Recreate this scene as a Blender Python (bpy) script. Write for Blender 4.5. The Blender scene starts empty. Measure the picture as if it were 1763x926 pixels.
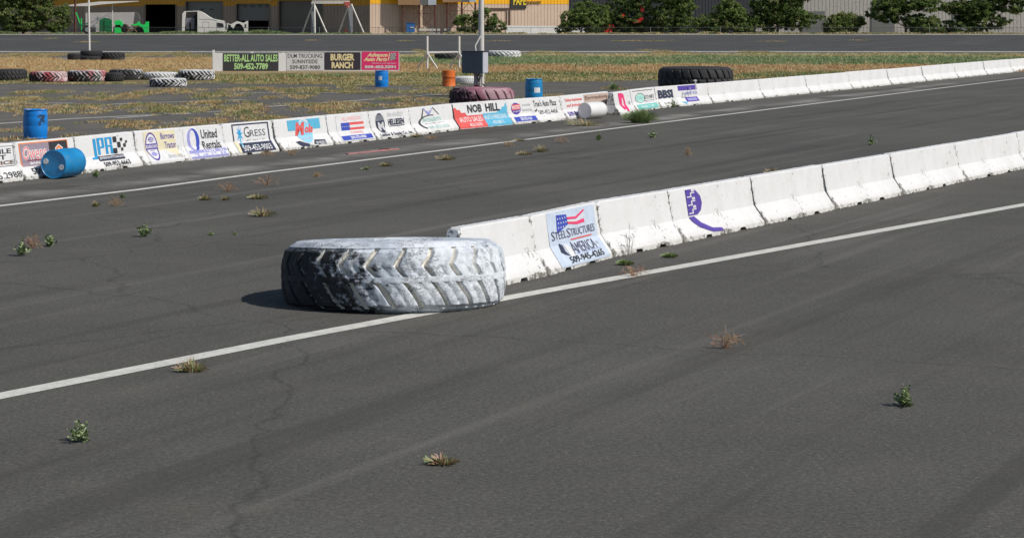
import bpy, bmesh, math, random
import numpy as np
from mathutils import Vector, noise
random.seed(7); rng = np.random.default_rng(7)
R = math.radians
SC = bpy.context.scene
COL = SC.collection

# ------------------------------------------------------------------ camera, world, sun
FOC, CXP, HY, CAMZ = 4000.0, 600.0, 27.0, 3.6      # focal length and principal point in pixels of the 1763 px frame
cam = bpy.data.cameras.new("camera"); camo = bpy.data.objects.new("camera", cam); COL.objects.link(camo)
cam.sensor_width = 36; cam.lens = FOC / 1763 * 36
cam.shift_x = (881.5 - CXP) / 1763; cam.shift_y = -(463 - HY) / 1763
camo.location = (0, 0, CAMZ); camo.rotation_euler = (R(90), 0, 0)
cam.clip_start = 0.5; cam.clip_end = 6000
SC.camera = camo
SUN_AZ, SUN_EL = R(28), R(45)
sdir = Vector((math.cos(SUN_AZ) * math.cos(SUN_EL), -math.sin(SUN_AZ) * math.cos(SUN_EL), math.sin(SUN_EL)))
world = bpy.data.worlds.new("World"); SC.world = world; world.use_nodes = True
nt = world.node_tree; bg = nt.nodes["Background"]
sky = nt.nodes.new("ShaderNodeTexSky"); sky.sky_type = 'NISHITA'; sky.sun_disc = False
sky.sun_elevation = SUN_EL; sky.sun_rotation = math.atan2(sdir.x, sdir.y)
nt.links.new(sky.outputs[0], bg.inputs[0]); bg.inputs[1].default_value = 0.07
sl = bpy.data.lights.new("sun", 'SUN'); sl.energy = 3.6; sl.angle = R(0.5); sl.color = (1.0, 0.955, 0.88)
so = bpy.data.objects.new("sun", sl); COL.objects.link(so)
so.rotation_euler = (-sdir).to_track_quat('-Z', 'Y').to_euler()
SC.view_settings.view_transform = 'Standard'; SC.view_settings.look = 'None'
SC.view_settings.exposure = 0.1; SC.view_settings.gamma = 1; SC.view_settings.use_curve_mapping = False

# ------------------------------------------------------------------ ground shape and pixel to world helpers
YA, YB, ZB = 228.6, 336.0, 0.83
def zg(Y):
    if Y <= YA: return 0.0
    if Y >= YB: return ZB
    return ZB * (Y - YA) / (YB - YA)
def G(px, py):
    """ground point that the pixel sees"""
    Y = FOC * CAMZ / max(py - HY, 0.5)
    if Y > YA:
        k = ZB / (YB - YA); a = (py - HY) / FOC
        Y = (CAMZ + k * YA) / (a + k)
        if Y > YB: Y = (CAMZ - ZB) / a
    return Vector(((px - CXP) / FOC * Y, Y, zg(Y)))
def P(px, py, Y): return Vector(((px - CXP) / FOC * Y, Y, CAMZ - (py - HY) / FOC * Y))
def XX(px, Y): return (px - CXP) / FOC * Y
def ZZ(py, Y): return CAMZ - (py - HY) / FOC * Y

# ------------------------------------------------------------------ materials
def _n(nt, t, **k):
    n = nt.nodes.new(t)
    for a, b in k.items(): setattr(n, a, b)
    return n
def noise_node(nt, scale, detail=4, rough=.6, coord='Object', sc=None):
    tc = _n(nt, "ShaderNodeTexCoord"); no = _n(nt, "ShaderNodeTexNoise")
    no.inputs['Scale'].default_value = scale; no.inputs['Detail'].default_value = detail; no.inputs['Roughness'].default_value = rough
    if sc:
        mp = _n(nt, "ShaderNodeMapping"); mp.inputs['Scale'].default_value = sc
        nt.links.new(tc.outputs[coord], mp.inputs[0]); nt.links.new(mp.outputs[0], no.inputs['Vector'])
    else: nt.links.new(tc.outputs[coord], no.inputs['Vector'])
    return no.outputs['Fac']
def ramp(nt, fac, stops):
    r = _n(nt, "ShaderNodeValToRGB"); e = r.color_ramp.elements
    while len(e) < len(stops): e.new(.5)
    for i, (p, c) in enumerate(stops):
        e[i].position = p; e[i].color = (c[0], c[1], c[2], 1) if hasattr(c, '__len__') else (c, c, c, 1)
    nt.links.new(fac, r.inputs[0]); return r.outputs[0]
def mix(nt, fac, a, b, mode='MIX'):
    m = _n(nt, "ShaderNodeMix", data_type='RGBA', blend_type=mode)
    for sock, v in ((m.inputs[0], fac), (m.inputs[6], a), (m.inputs[7], b)):
        if hasattr(v, 'is_linked') or hasattr(v, 'links'): nt.links.new(v, sock)
        elif hasattr(v, '__len__'): sock.default_value = (v[0], v[1], v[2], 1)
        else: sock.default_value = v
    return m.outputs[2]
def math_(nt, op, a, b=None, clamp=False):
    m = _n(nt, "ShaderNodeMath", operation=op, use_clamp=clamp)
    for sock, v in ((m.inputs[0], a), (m.inputs[1], b)):
        if v is None: continue
        if hasattr(v, 'links'): nt.links.new(v, sock)
        else: sock.default_value = v
    return m.outputs[0]
def bump(nt, h, strength, dist, bsdf):
    b = _n(nt, "ShaderNodeBump"); b.inputs['Strength'].default_value = strength; b.inputs['Distance'].default_value = dist
    nt.links.new(h, b.inputs['Height']); nt.links.new(b.outputs[0], bsdf.inputs['Normal'])
def newmat(name, rough=.6):
    m = bpy.data.materials.new(name); m.use_nodes = True
    b = m.node_tree.nodes["Principled BSDF"]; b.inputs['Roughness'].default_value = rough
    return m, m.node_tree, b
_MC = {}
def mat(name, c, rough=.6, var=.25, scale=3.0, metal=0.0, grime=None):
    if name in _MC: return _MC[name]
    m, nt, b = newmat(name, rough); b.inputs['Metallic'].default_value = metal
    f = noise_node(nt, scale, 5, .65)
    lo = [v * (1 - var) for v in c]; hi = [min(1, v * (1 + var * .6)) for v in c]
    col = ramp(nt, f, [(.3, lo), (.7, hi)])
    if grime:
        g = noise_node(nt, scale * 3.1, 6, .75)
        col = mix(nt, ramp(nt, g, [(.56, 0), (.7, 1)]), col, grime)
    nt.links.new(col, b.inputs['Base Color'])
    _MC[name] = m; return m
INK = {
 'smear': (.012, .05, .13),
 'white': (.68, .68, .69), 'black': (.03, .03, .035), 'navy': (.03, .035, .07), 'red': (.62, .06, .06), 'brick': (.70, .10, .09), 'lightred': (.78, .20, .18),
 'blue': (.04, .07, .42), 'purple': (.09, .05, .32), 'sky': (.02, .30, .62), 'cyan': (.10, .42, .62), 'paleblue': (.27, .58, .75), 'teal': (.16, .52, .47),
 'paleteal': (.42, .68, .63), 'beige': (.70, .64, .45), 'grey': (.33, .33, .34), 'lightgrey': (.58, .58, .60), 'brown': (.14, .07, .05), 'tan': (.48, .37, .31),
 'plum': (.30, .24, .29), 'orange': (.80, .22, .05), 'pink': (.78, .05, .16), 'hotpink': (.75, .03, .17), 'lime': (.50, .80, .32), 'cream': (.85, .72, .40),
 'charcoal': (.045, .045, .05), 'slate': (.10, .09, .14), 'lavender': (.30, .30, .60), 'posterblue': (.52, .60, .72), 'yellow': (.85, .60, .01), 'darkplum': (.035, .03, .045), 'maroon': (.25, .03, .04)}
def ink(n):
    return mat("print_" + n, INK[n], .55, .10, 6.0, 0, None)
def img(m, v): return (m, v)

def asphalt(name, base, dust=.0, line=None, skid=True, patch=None):
    m, nt, b = newmat(name, .9)
    b.inputs['Specular IOR Level'].default_value = .25
    big = ramp(nt, noise_node(nt, .12, 5, .65), [(.3, [v * .82 for v in base]), (.7, [v * 1.18 for v in base])])
    gr = ramp(nt, noise_node(nt, 22, 3, .8), [(.3, .62), (.5, .95), (.72, 1.5)])
    c = mix(nt, 1.0, big, gr, 'MULTIPLY')
    # pale stones in the wearing course
    vo = _n(nt, "ShaderNodeTexVoronoi"); tc = _n(nt, "ShaderNodeTexCoord"); vo.inputs['Scale'].default_value = 14
    nt.links.new(tc.outputs['Object'], vo.inputs['Vector'])
    c = mix(nt, ramp(nt, vo.outputs['Distance'], [(.05, .5), (.16, 0)]), c, (.30, .28, .25))
    if skid:
        # tyre marks along the track direction
        mp = _n(nt, "ShaderNodeMapping"); mp.inputs['Rotation'].default_value = (0, 0, -R(62)); mp.inputs['Scale'].default_value = (.035, 1.3, 1)
        mp.vector_type = 'TEXTURE'; mp.inputs['Scale'].default_value = (26, .7, 1); mp.inputs['Rotation'].default_value = (0, 0, R(62))
        nt.links.new(tc.outputs['Object'], mp.inputs[0])
        no = _n(nt, "ShaderNodeTexNoise"); no.inputs['Scale'].default_value = 1; no.inputs['Detail'].default_value = 6; nt.links.new(mp.outputs[0], no.inputs['Vector'])
        c = mix(nt, ramp(nt, no.outputs['Fac'], [(.54, 0), (.66, .5)]), c, [v * .5 for v in base])
        c = mix(nt, ramp(nt, no.outputs['Fac'], [(.30, .35), (.42, 0)]), c, (.20, .19, .17))
    # cracks
    v2 = _n(nt, "ShaderNodeTexVoronoi", feature='DISTANCE_TO_EDGE'); v2.inputs['Scale'].default_value = .11
    ad = _n(nt, "ShaderNodeVectorMath", operation='ADD'); nn = _n(nt, "ShaderNodeTexNoise"); nn.inputs['Scale'].default_value = .8; nn.inputs['Detail'].default_value = 6
    nt.links.new(tc.outputs['Object'], nn.inputs['Vector']); nt.links.new(tc.outputs['Object'], ad.inputs[0]); nt.links.new(nn.outputs['Color'], ad.inputs[1])
    nt.links.new(ad.outputs[0], v2.inputs['Vector'])
    c = mix(nt, ramp(nt, v2.outputs['Distance'], [(.0015, .4), (.004, 0)]), c, (.025, .025, .025))
    if dust:
        dm = noise_node(nt, .55, 7, .75)
        c = mix(nt, ramp(nt, dm, [(.50, 0), (.72, dust)]), c, (.24, .20, .15))
    if line:
        # pale scuffed dust band beside the painted line: distance from a world-space line
        (x0, y0), (x1, y1), half = line
        dx, dy = x1 - x0, y1 - y0; L = math.hypot(dx, dy); nx, ny = -dy / L, dx / L
        sp = _n(nt, "ShaderNodeSeparateXYZ"); nt.links.new(tc.outputs['Object'], sp.inputs[0])
        d = math_(nt, 'ADD', math_(nt, 'MULTIPLY', sp.outputs[0], nx), math_(nt, 'MULTIPLY', sp.outputs[1], ny))
        d = math_(nt, 'SUBTRACT', d, x0 * nx + y0 * ny)
        d = math_(nt, 'ADD', d, math_(nt, 'MULTIPLY', noise_node(nt, .09, 3), half * 2.0)); d = math_(nt, 'SUBTRACT', d, half)
        d = math_(nt, 'DIVIDE', math_(nt, 'ABSOLUTE', d), half)
        k = math_(nt, 'SUBTRACT', 1.0, d, True)
        k = math_(nt, 'MULTIPLY', k, ramp(nt, noise_node(nt, .30, 6, .7), [(.40, .0), (.62, 1.0)]), True)
        k = math_(nt, 'MULTIPLY', k, .75)
        c = mix(nt, k, c, (.36, .34, .31))
    nt.links.new(c, b.inputs['Base Color'])
    bump(nt, noise_node(nt, 30, 3, .8), .5, .02, b)
    return m

# ------------------------------------------------------------------ object helpers
def tag(o, label=None, cat=None, group=None, kind=None):
    if label: o['label'] = label
    if cat: o['category'] = cat
    if group: o['group'] = group
    if kind: o['kind'] = kind
    return o
def empty(name, loc, rz=0):
    o = bpy.data.objects.new(name, None); COL.objects.link(o); o.location = loc; o.rotation_euler = (0, 0, rz); o.empty_display_size = .2
    return o
class MB:
    def __init__(s): s.v = []; s.f = []; s.m = []
    def add(s, vs, fs, mi=0):
        k = len(s.v); s.v += [tuple(v) for v in vs]; s.f += [tuple(i + k for i in f) for f in fs]; s.m += [mi] * len(fs); return s
    def box(s, x0, x1, y0, y1, z0, z1, mi=0):
        return s.add([(x0, y0, z0), (x1, y0, z0), (x1, y1, z0), (x0, y1, z0), (x0, y0, z1), (x1, y0, z1), (x1, y1, z1), (x0, y1, z1)],
                     [(0, 3, 2, 1), (4, 5, 6, 7), (0, 1, 5, 4), (1, 2, 6, 5), (2, 3, 7, 6), (3, 0, 4, 7)], mi)
    def bar(s, p, q, w, h=None, mi=0):
        """square bar from p to q"""
        p, q = Vector(p), Vector(q); d = (q - p).normalized(); h = h or w
        a = Vector((0, 0, 1)) if abs(d.z) < .9 else Vector((0, 1, 0))
        x = d.cross(a).normalized() * w / 2; y = d.cross(x).normalized() * h / 2
        vs = [p - x - y, p + x - y, p + x + y, p - x + y, q - x - y, q + x - y, q + x + y, q - x + y]
        return s.add(vs, [(0, 3, 2, 1), (4, 5, 6, 7), (0, 1, 5, 4), (1, 2, 6, 5), (2, 3, 7, 6), (3, 0, 4, 7)], mi)
    def tube(s, p, q, r, r2=None, n=10, mi=0):
        p, q = Vector(p), Vector(q); d = (q - p).normalized(); r2 = r if r2 is None else r2
        a = Vector((0, 0, 1)) if abs(d.z) < .9 else Vector((0, 1, 0))
        x = d.cross(a).normalized(); y = d.cross(x).normalized()
        vs = [p + x * r * math.cos(t) + y * r * math.sin(t) for t in [2 * math.pi * i / n for i in range(n)]]
        vs += [q + x * r2 * math.cos(t) + y * r2 * math.sin(t) for t in [2 * math.pi * i / n for i in range(n)]]
        fs = [(i, (i + 1) % n, n + (i + 1) % n, n + i) for i in range(n)] + [tuple(range(n))[::-1], tuple(range(n, 2 * n))]
        return s.add(vs, fs, mi)
    def prism(s, pts, Y0, Y1, mi=0):
        """outline in x, z extruded from Y0 to Y1"""
        n = len(pts); vs = [(x, Y0, z) for x, z in pts] + [(x, Y1, z) for x, z in pts]
        return s.add(vs, [(i, (i + 1) % n, n + (i + 1) % n, n + i) for i in range(n)] + [tuple(range(n))[::-1], tuple(range(n, 2 * n))], mi)
    def lathe(s, prof, c=(0, 0, 0), n=32, axis='Z', mi=0, caps=True):
        vs = []; fs = []; m = len(prof)
        for r, h in prof:
            for i in range(n):
                t = 2 * math.pi * i / n
                vs.append((c[0] + r * math.cos(t), c[1] + r * math.sin(t), c[2] + h) if axis == 'Z' else
                          (c[0] + r * math.cos(t), c[1] + h, c[2] + r * math.sin(t)))
        for j in range(m - 1):
            for i in range(n): fs.append((j * n + i, j * n + (i + 1) % n, (j + 1) * n + (i + 1) % n, (j + 1) * n + i))
        if caps: fs += [tuple(range(n))[::-1], tuple(range((m - 1) * n, m * n))]
        return s.add(vs, fs, mi)
    def build(s, name, mats, parent=None, smooth=False, recalc=True, bevel=0):
        me = bpy.data.meshes.new(name)
        off = Vector(parent['_o']) if (parent is not None and '_o' in parent) else Vector((0, 0, 0))
        me.from_pydata([(v[0] - off.x, v[1] - off.y, v[2] - off.z) for v in s.v], [], s.f)
        for m in (mats if isinstance(mats, (list, tuple)) else [mats]): me.materials.append(m)
        me.polygons.foreach_set('material_index', s.m)
        if recalc:
            bm = bmesh.new(); bm.from_mesh(me); bmesh.ops.recalc_face_normals(bm, faces=bm.faces); bm.to_mesh(me); bm.free()
        if smooth: me.polygons.foreach_set('use_smooth', [True] * len(me.polygons))
        o = bpy.data.objects.new(name, me); COL.objects.link(o)
        if smooth:
            try: me.set_sharp_from_angle(angle=R(40))
            except Exception: pass
        if bevel:
            bv = o.modifiers.new("bevel", 'BEVEL'); bv.width = bevel; bv.segments = 2; bv.limit_method = 'ANGLE'
        if parent is not None: o.parent = parent
        me.update(); return o
def root(name, base, label, cat, group=None):
    """an Empty at the base; children are written in world coordinates"""
    o = empty(name, base); o['_o'] = tuple(base); return tag(o, label, cat, group)
def solo(mb, name, m, base, label, cat, group=None, smooth=False):
    """a thing that is one mesh with its origin at its base"""
    mb.v = [(v[0] - base[0], v[1] - base[1], v[2] - base[2]) for v in mb.v]
    o = mb.build(name, m, None, smooth); o.location = base; return tag(o, label, cat, group)
def npmesh(name, V, F, mats, mi=None, parent=None):
    me = bpy.data.meshes.new(name); V = np.asarray(V, dtype=np.float32); F = np.asarray(F, dtype=np.int32); k = F.shape[1]
    me.vertices.add(len(V)); me.vertices.foreach_set('co', V.ravel())
    me.loops.add(F.size); me.loops.foreach_set('vertex_index', F.ravel())
    me.polygons.add(len(F)); me.polygons.foreach_set('loop_start', np.arange(0, F.size, k, dtype=np.int32))
    me.polygons.foreach_set('loop_total', np.full(len(F), k, dtype=np.int32))
    for m in mats: me.materials.append(m)
    if mi is not None: me.polygons.foreach_set('material_index', np.asarray(mi, dtype=np.int32))
    me.update(); me.validate()
    o = bpy.data.objects.new(name, me); COL.objects.link(o)
    if parent is not None: o.parent = parent
    return o
def sheet(name, pts, m, off, kind='structure', sub=None):
    """a flat sheet over the ground from world outline points (x, y); rows follow the slope"""
    bm = bmesh.new(); vs = [bm.verts.new((x, y, 0)) for x, y in pts]; bm.faces.new(vs)
    for yy in (YA, YB):
        bmesh.ops.bisect_plane(bm, geom=bm.verts[:] + bm.edges[:] + bm.faces[:], plane_co=(0, yy, 0), plane_no=(0, 1, 0))
    bmesh.ops.triangulate(bm, faces=bm.faces)
    for v in bm.verts: v.co.z = zg(v.co.y) + off
    bmesh.ops.recalc_face_normals(bm, faces=bm.faces)
    for f in bm.faces:
        if f.normal.z < 0: f.normal_flip()
    me = bpy.data.meshes.new(name); bm.to_mesh(me); bm.free(); me.materials.append(m)
    o = bpy.data.objects.new(name, me); COL.objects.link(o); o['kind'] = kind; return o
def wxy(lst): return [tuple(G(a, b)[:2]) for a, b in lst]

# ------------------------------------------------------------------ terrain
tl0, tl1 = G(0, 355), G(760, 259.5)
M_infield = asphalt("infield_asphalt", (.110, .105, .095), dust=.55, skid=False)
M_track = asphalt("track_asphalt", (.091, .088, .080), dust=.10, line=((tl0.x - .3, tl0.y + 1.9), (tl1.x - .3, tl1.y + 1.9), .85))
M_far = asphalt("far_road_asphalt", (.066, .066, .066), dust=.2)
M_dirt = mat("bare_dirt", (.20, .16, .10), .95, .35, 1.2)
sheet("ground", [(-900, -60), (900, -60), (900, 4500), (-900, 4500)], M_infield, 0)
# front track on the camera side of the line of barriers
bline = [(-1200, 455), (0, 316), (247, 286), (397, 270), (485, 262), (576, 250), (649, 242), (718, 234), (792, 224), (883, 215.5), (977, 207), (1063, 196), (1138, 187), (1200, 182), (2400, 72)]
fl = wxy(bline)
d_ = (Vector(fl[-1]) - Vector(fl[-2])).normalized(); fl[-1] = tuple(Vector(fl[-2]) + d_ * 150)
sheet("front_track", [(-200, 0), (-200, fl[0][1])] + [(x - .25, y + .25) for x, y in fl] + [(300, fl[-1][1]), (300, 0)], M_track, .004)
sheet("far_road", [(-600, G(0, 90).y), (600, G(0, 90).y), (600, YB), (-600, YB)], M_far, .004)
sheet("verge", [(-600, YB), (600, YB), (600, YB + 60), (-600, YB + 60)], mat("verge_dirt", (.21, .18, .11), .95, .4, .8), .004)

M_line = mat("line_paint", (.62, .61, .56), .7, .22, 5, 0, (.22, .21, .19))
M_lineold = mat("worn_line_paint", (.42, .41, .38), .8, .3, 3, 0, (.12, .11, .10))
def line(name, px, width, m, off):
    pts = [Vector(G(a, b)[:2]) for a, b in px]; l = []; r = []
    for i, p in enumerate(pts):
        d = (pts[min(i + 1, len(pts) - 1)] - pts[max(i - 1, 0)]).normalized(); n = Vector((-d.y, d.x)) * width / 2
        l.append(tuple(p + n)); r.append(tuple(p - n))
    return sheet(name, l + r[::-1], m, off)
line("track_line", [(-300, 388), (0, 355), (240, 326.8), (460, 297), (540, 287.3), (760, 259.5), (980, 231.4), (1200, 204), (1500, 167), (1800, 130)], .20, M_line, .008)
line("near_line", [(-300, 742), (500, 583), (908, 507), (1200, 454.5), (1763, 353), (1900, 328)], .26, M_line, .008)
def kerb(name, py, h, m):
    Y = G(600, py).y; z = zg(Y); mb = MB(); x = -260
    while x < 420: mb.box(x, x + 5.97, Y, Y + .3, z, z + h + random.uniform(-.008, .008)); x += 6
    o = mb.build(name, m); o['kind'] = 'structure'
kerb("far_road_kerb", 90.2, .085, M_line)
kerb("far_road_outer_kerb", 60.6, .13, mat("pale_kerb", (.55, .51, .43), .8, .2, .6))
line("infield_line", [(-100, 222), (0, 213), (120, 205), (240, 199), (330, 196)], .36, M_lineold, .004)
line("infield_line", [(420, 188), (445, 185), (520, 180), (620, 173), (700, 167), (775, 162)], .34, M_lineold, .004)
line("infield_line", [(-60, 179), (60, 178), (125, 178)], .42, M_lineold, .004)
line("infield_line", [(150, 182), (230, 178), (330, 175), (420, 172)], .30, M_lineold, .004)
line("infield_line", [(200, 204), (330, 194), (430, 190)], .28, M_lineold, .004)
line("infield_line", [(-60, 101.3), (150, 100.6), (368, 100.3)], 1.7, M_lineold, .004)
line("infield_line", [(400, 161), (560, 160), (700, 156)], .35, M_lineold, .004)

# dry grass field: soil colour follows bands of straw and green along the far straight
def field_mat():
    m, nt, b = newmat("dry_field", .95)
    tc = _n(nt, "ShaderNodeTexCoord"); sp = _n(nt, "ShaderNodeSeparateXYZ"); nt.links.new(tc.outputs['Object'], sp.inputs[0])
    n1 = noise_node(nt, .10, 5, .6)
    y = math_(nt, 'ADD', sp.outputs[1], math_(nt, 'MULTIPLY', math_(nt, 'SUBTRACT', n1, .5), 34.0))
    t = math_(nt, 'DIVIDE', math_(nt, 'SUBTRACT', y, 120.0), 100.0, True)
    right = ramp(nt, t, [(.05, (.15, .14, .05)), (.16, (.12, .16, .06)), (.28, (.34, .22, .10)), (.40, (.36, .23, .11)), (.52, (.13, .20, .08)), (.72, (.14, .20, .08)), (.85, (.36, .32, .17)), (1., (.20, .2, .08))])
    left = ramp(nt, t, [(.0, (.16, .14, .06)), (.12, (.22, .17, .07)), (.25, (.33, .24, .12)), (.6, (.42, .29, .15)), (.9, (.33, .25, .12))])
    xs = math_(nt, 'ADD', sp.outputs[0], math_(nt, 'MULTIPLY', math_(nt, 'SUBTRACT', n1, .5), 20.0))
    f = math_(nt, 'MULTIPLY', math_(nt, 'ADD', xs, 1.0), .2, True)
    c = mix(nt, f, left, right)
    c = mix(nt, 1.0, c, ramp(nt, noise_node(nt, 1.6, 5, .8), [(.25, .55), (.75, 1.3)]), 'MULTIPLY')
    nt.links.new(c, b.inputs['Base Color']); bump(nt, noise_node(nt, 3, 4), .8, .15, b); return m
M_field = field_mat()
def wob(lst, n=14, amp=1.0):
    out = []
    for i in range(len(lst) - 1):
        a, b = lst[i], lst[i + 1]
        for k in range(n):
            t = k / n; x = a[0] + (b[0] - a[0]) * t; y = a[1] + (b[1] - a[1]) * t
            out.append((x, y + amp * (noise.noise(Vector((x * .03, 3.1, 0))) * 2 + noise.noise(Vector((x * .12, 9.1, 0))))))
    out.append(lst[-1]); return out
FTOP = [(-500, 101.5), (370, 101.5), (560, 98), (720, 96), (1200, 94.5), (2100, 94)]
FBOT = [(2100, 116), (1763, 124), (1250, 138), (1130, 139.5), (860, 142), (760, 149), (560, 146), (400, 144), (200, 145), (-500, 146)]
FIELD = wxy(wob(FTOP) + wob(FBOT, 14, 1.3))
sheet("grass_field", FIELD, M_field, .004)

# ------------------------------------------------------------------ grass (real blades)
GM = [mat("grass_straw", (.54, .38, .18), .9, .3, 2), mat("grass_pale", (.60, .52, .30), .9, .3, 2), mat("grass_olive", (.22, .21, .07), .9, .3, 2),
      mat("grass_green", (.15, .23, .07), .9, .3, 2), mat("grass_bluegreen", (.18, .27, .14), .9, .3, 2), mat("grass_rust", (.44, .25, .12), .9, .3, 2)]
def blades(name, C, H, S, K, MI, wid=.02, label=None, kind='stuff', parent=None, cat=None, mats=None):
    """C clump centres Nx3, H heights, S spread, K blades each, MI material choice function"""
    N = len(C); C = np.repeat(np.asarray(C, dtype=float), K, 0); H = np.repeat(H, K); S = np.repeat(S, K); n = len(C)
    a = rng.uniform(0, 2 * np.pi, n); r = S * np.sqrt(rng.uniform(0, 1, n)); base = C + np.stack([np.cos(a) * r, np.sin(a) * r, np.zeros(n)], 1)
    h = H * rng.uniform(.45, 1.1, n); lean = h * rng.uniform(.3, 1.5, n); b = a + rng.normal(0, .8, n)
    tip = base + np.stack([np.cos(b) * lean, np.sin(b) * lean, h], 1)
    w = wid * rng.uniform(.6, 1.4, n); c = rng.uniform(0, np.pi, n); wv = np.stack([np.cos(c) * w, np.sin(c) * w, np.zeros(n)], 1)
    mid = base * .45 + tip * .55; mid[:, 2] += h * .10
    V = np.stack([base - wv, base + wv, mid + wv * .7, tip, mid - wv * .7], 1).reshape(-1, 3)
    i = np.arange(n)[:, None] * 5; F = np.concatenate([i + np.array([0, 1, 2]), i + np.array([0, 2, 4]), i + np.array([4, 2, 3])], 0)
    mi = np.tile(np.repeat(MI, K) if len(MI) == N else MI, 3)
    o = npmesh(name, V, F, mats or GM, mi, parent)
    if kind: o['kind'] = kind
    if label: o['label'] = label
    if cat: o['category'] = cat
    return o
def pt_in(poly, x, y):
    c = False; j = len(poly) - 1
    for i in range(len(poly)):
        if (poly[i][1] > y) != (poly[j][1] > y) and x < (poly[j][0] - poly[i][0]) * (y - poly[i][1]) / (poly[j][1] - poly[i][1]) + poly[i][0]: c = not c
        j = i
    return c
C = []; Hh = []; Mi = []
for _ in range(95000):
    Y = random.uniform(112, 216); X = random.uniform(-.165, .31) * Y
    px = CXP + FOC * X / Y; py = HY + FOC * CAMZ / Y
    if not pt_in(FIELD, X, Y): continue
    nz = noise.noise(Vector((X * .15, Y * .15, 0))); n2 = noise.noise(Vector((X * .7, Y * .7, 5)))
    yy = py + nz * 7 + n2 * 4
    if n2 < -.38: continue
    if 105 < px < 222 and py < 106.5: continue
    if 355 < px < 692 and 122.5 < py < 130 : continue
    if 740 < px < 800 and 99 < py < 105: continue
    if 45 < px < 372 and 138 < py < 143: continue
    if X > -1 + nz * 8:
        if yy < 100: m_, h = random.choice([1, 1, 0, 2]), .32
        elif yy < 114: m_, h = random.choice([3, 4, 4, 3, 1]), .42
        elif yy < 127: m_, h = random.choice([0, 5, 0, 1, 5]), .34
        elif yy < 133: m_, h = random.choice([3, 4, 2, 0]), .34
        else: m_, h = random.choice([2, 0, 1, 2]), .2
    else:
        if yy < 127: m_, h = random.choice([0, 0, 1, 5, 0]), .34
        elif n2 > .1: m_, h = random.choice([2, 4, 3, 0]), .32
        else: m_, h = random.choice([0, 2, 1, 2]), .2
    if py > 140: h *= .5
    C.append((X, Y, 0)); Hh.append(h * .62 * (.6 + .6 * random.random())); Mi.append(m_)
blades("field_grass", C, np.array(Hh), np.full(len(C), .30), 9, np.array(Mi), .013)
# patches breaking through the old infield asphalt (pixel ellipses turned into world spots)
PATCH = [(80, 159, 45, 3), (165, 162, 26, 5), (30, 172, 60, 5), (130, 169, 25, 4), (205, 168, 38, 5), (300, 157, 60, 4), (365, 165, 60, 5), (95, 190, 130, 9), (270, 189, 80, 10),
         (400, 190, 60, 9), (350, 180, 40, 5), (440, 155, 60, 5), (520, 157, 70, 6), (602, 152, 22, 9), (690, 158, 50, 4), (750, 157, 35, 5), (430, 189, 50, 9), (545, 187, 45, 8),
         (590, 183, 60, 7), (480, 208, 75, 5), (700, 171, 60, 4), (760, 176, 20, 6), (60, 224, 60, 4), (200, 213, 60, 4), (130, 236, 20, 4), (425, 205, 90, 5), (20, 243, 40, 5),
         (620, 196, 60, 4), (350, 213, 60, 4), (270, 222, 50, 3), (700, 186, 50, 4),
         (20, 95, 25, 4), (70, 96, 40, 4), (240, 95, 40, 4), (300, 93, 26, 4), (335, 97, 30, 3), (950, 92, 38, 4), (1150, 91, 38, 5), (1320, 92, 40, 4), (724, 89.5, 13, 4),
         (1055, 153, 20, 2), (890, 172, 40, 2), (960, 166, 30, 3), (1350, 147, 40, 3), (1500, 138, 50, 3),
         (1090, 71, 26, .7), (1130, 71.3, 20, .6), (1065, 71.5, 12, .5), (1160, 70.8, 6, .5), (150, 73, 22, .7), (90, 67, 12, .6), (540, 70, 16, .6), (700, 71, 20, .6), (860, 71, 22, .5), (1330, 72, 24, .6), (1480, 70, 18, .5)]
for _ in range(22):
    x_ = random.uniform(-20, 820); PATCH.append((x_, random.uniform(150, 238 - .08 * x_), random.uniform(20, 60), random.uniform(1.5, 4.5)))
C = []; Hh = []; Mi = []
for cx, cy, rx, ry in PATCH:
    a = G(cx - rx, cy); b = G(cx + rx, cy); t = G(cx, cy - ry); u = G(cx, cy + ry)
    hx = (b.x - a.x) / 2; hy = (t.y - u.y) / 2; mx, my = (a.x + b.x) / 2, (t.y + u.y) / 2
    n = int(min(9000, hx * hy * 3.14 * 30))
    dry = random.random()
    for _ in range(n):
        an = random.uniform(0, 6.283); r = math.sqrt(random.random()) * 1.15; x = mx + math.cos(an) * r * hx; y = my + math.sin(an) * r * hy
        q = noise.noise(Vector((x * .9, y * .35, 2))) + .5 * noise.noise(Vector((x * 2.5, y * 1.2, 7)))
        if q < -.26 + .75 * max(0, r - .6): continue
        C.append((x, y, zg(y))); Hh.append(.05 + .11 * random.random() * (1.3 - r)); g = q > .25
        Mi.append(random.choice([3, 4, 2, 2, 0] if g else ([0, 2, 1, 0, 5] if dry > .4 else [2, 2, 0, 1])))
blades("infield_grass", C, np.array(Hh), np.full(len(C), .14), 9, np.array(Mi), .008)
# low weeds along the fence foot beyond the far road
C = []; Hh = []; Mi = []
for _ in range(12000):
    Y = random.uniform(336.5, 343); px = random.uniform(-60, 1850); X = XX(px, Y)
    q = noise.noise(Vector((X * .35, 4, 0))) + .35 * noise.noise(Vector((X * 1.6, Y * .5, 0)))
    thick = 1.0 if 280 < px < 480 else .35
    if q < -.05 - .4 * (thick - .35): continue
    C.append((X, Y, ZB)); Hh.append((.25 + .6 * max(0, q + .15)) * (.5 + thick) * .8); Mi.append(random.choice([3, 4, 3, 2, 4] if px < 620 else [2, 0, 1, 3]))
blades("fence_weeds", C, np.array(Hh), np.full(len(C), .35), 9, np.array(Mi), .05)

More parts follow.
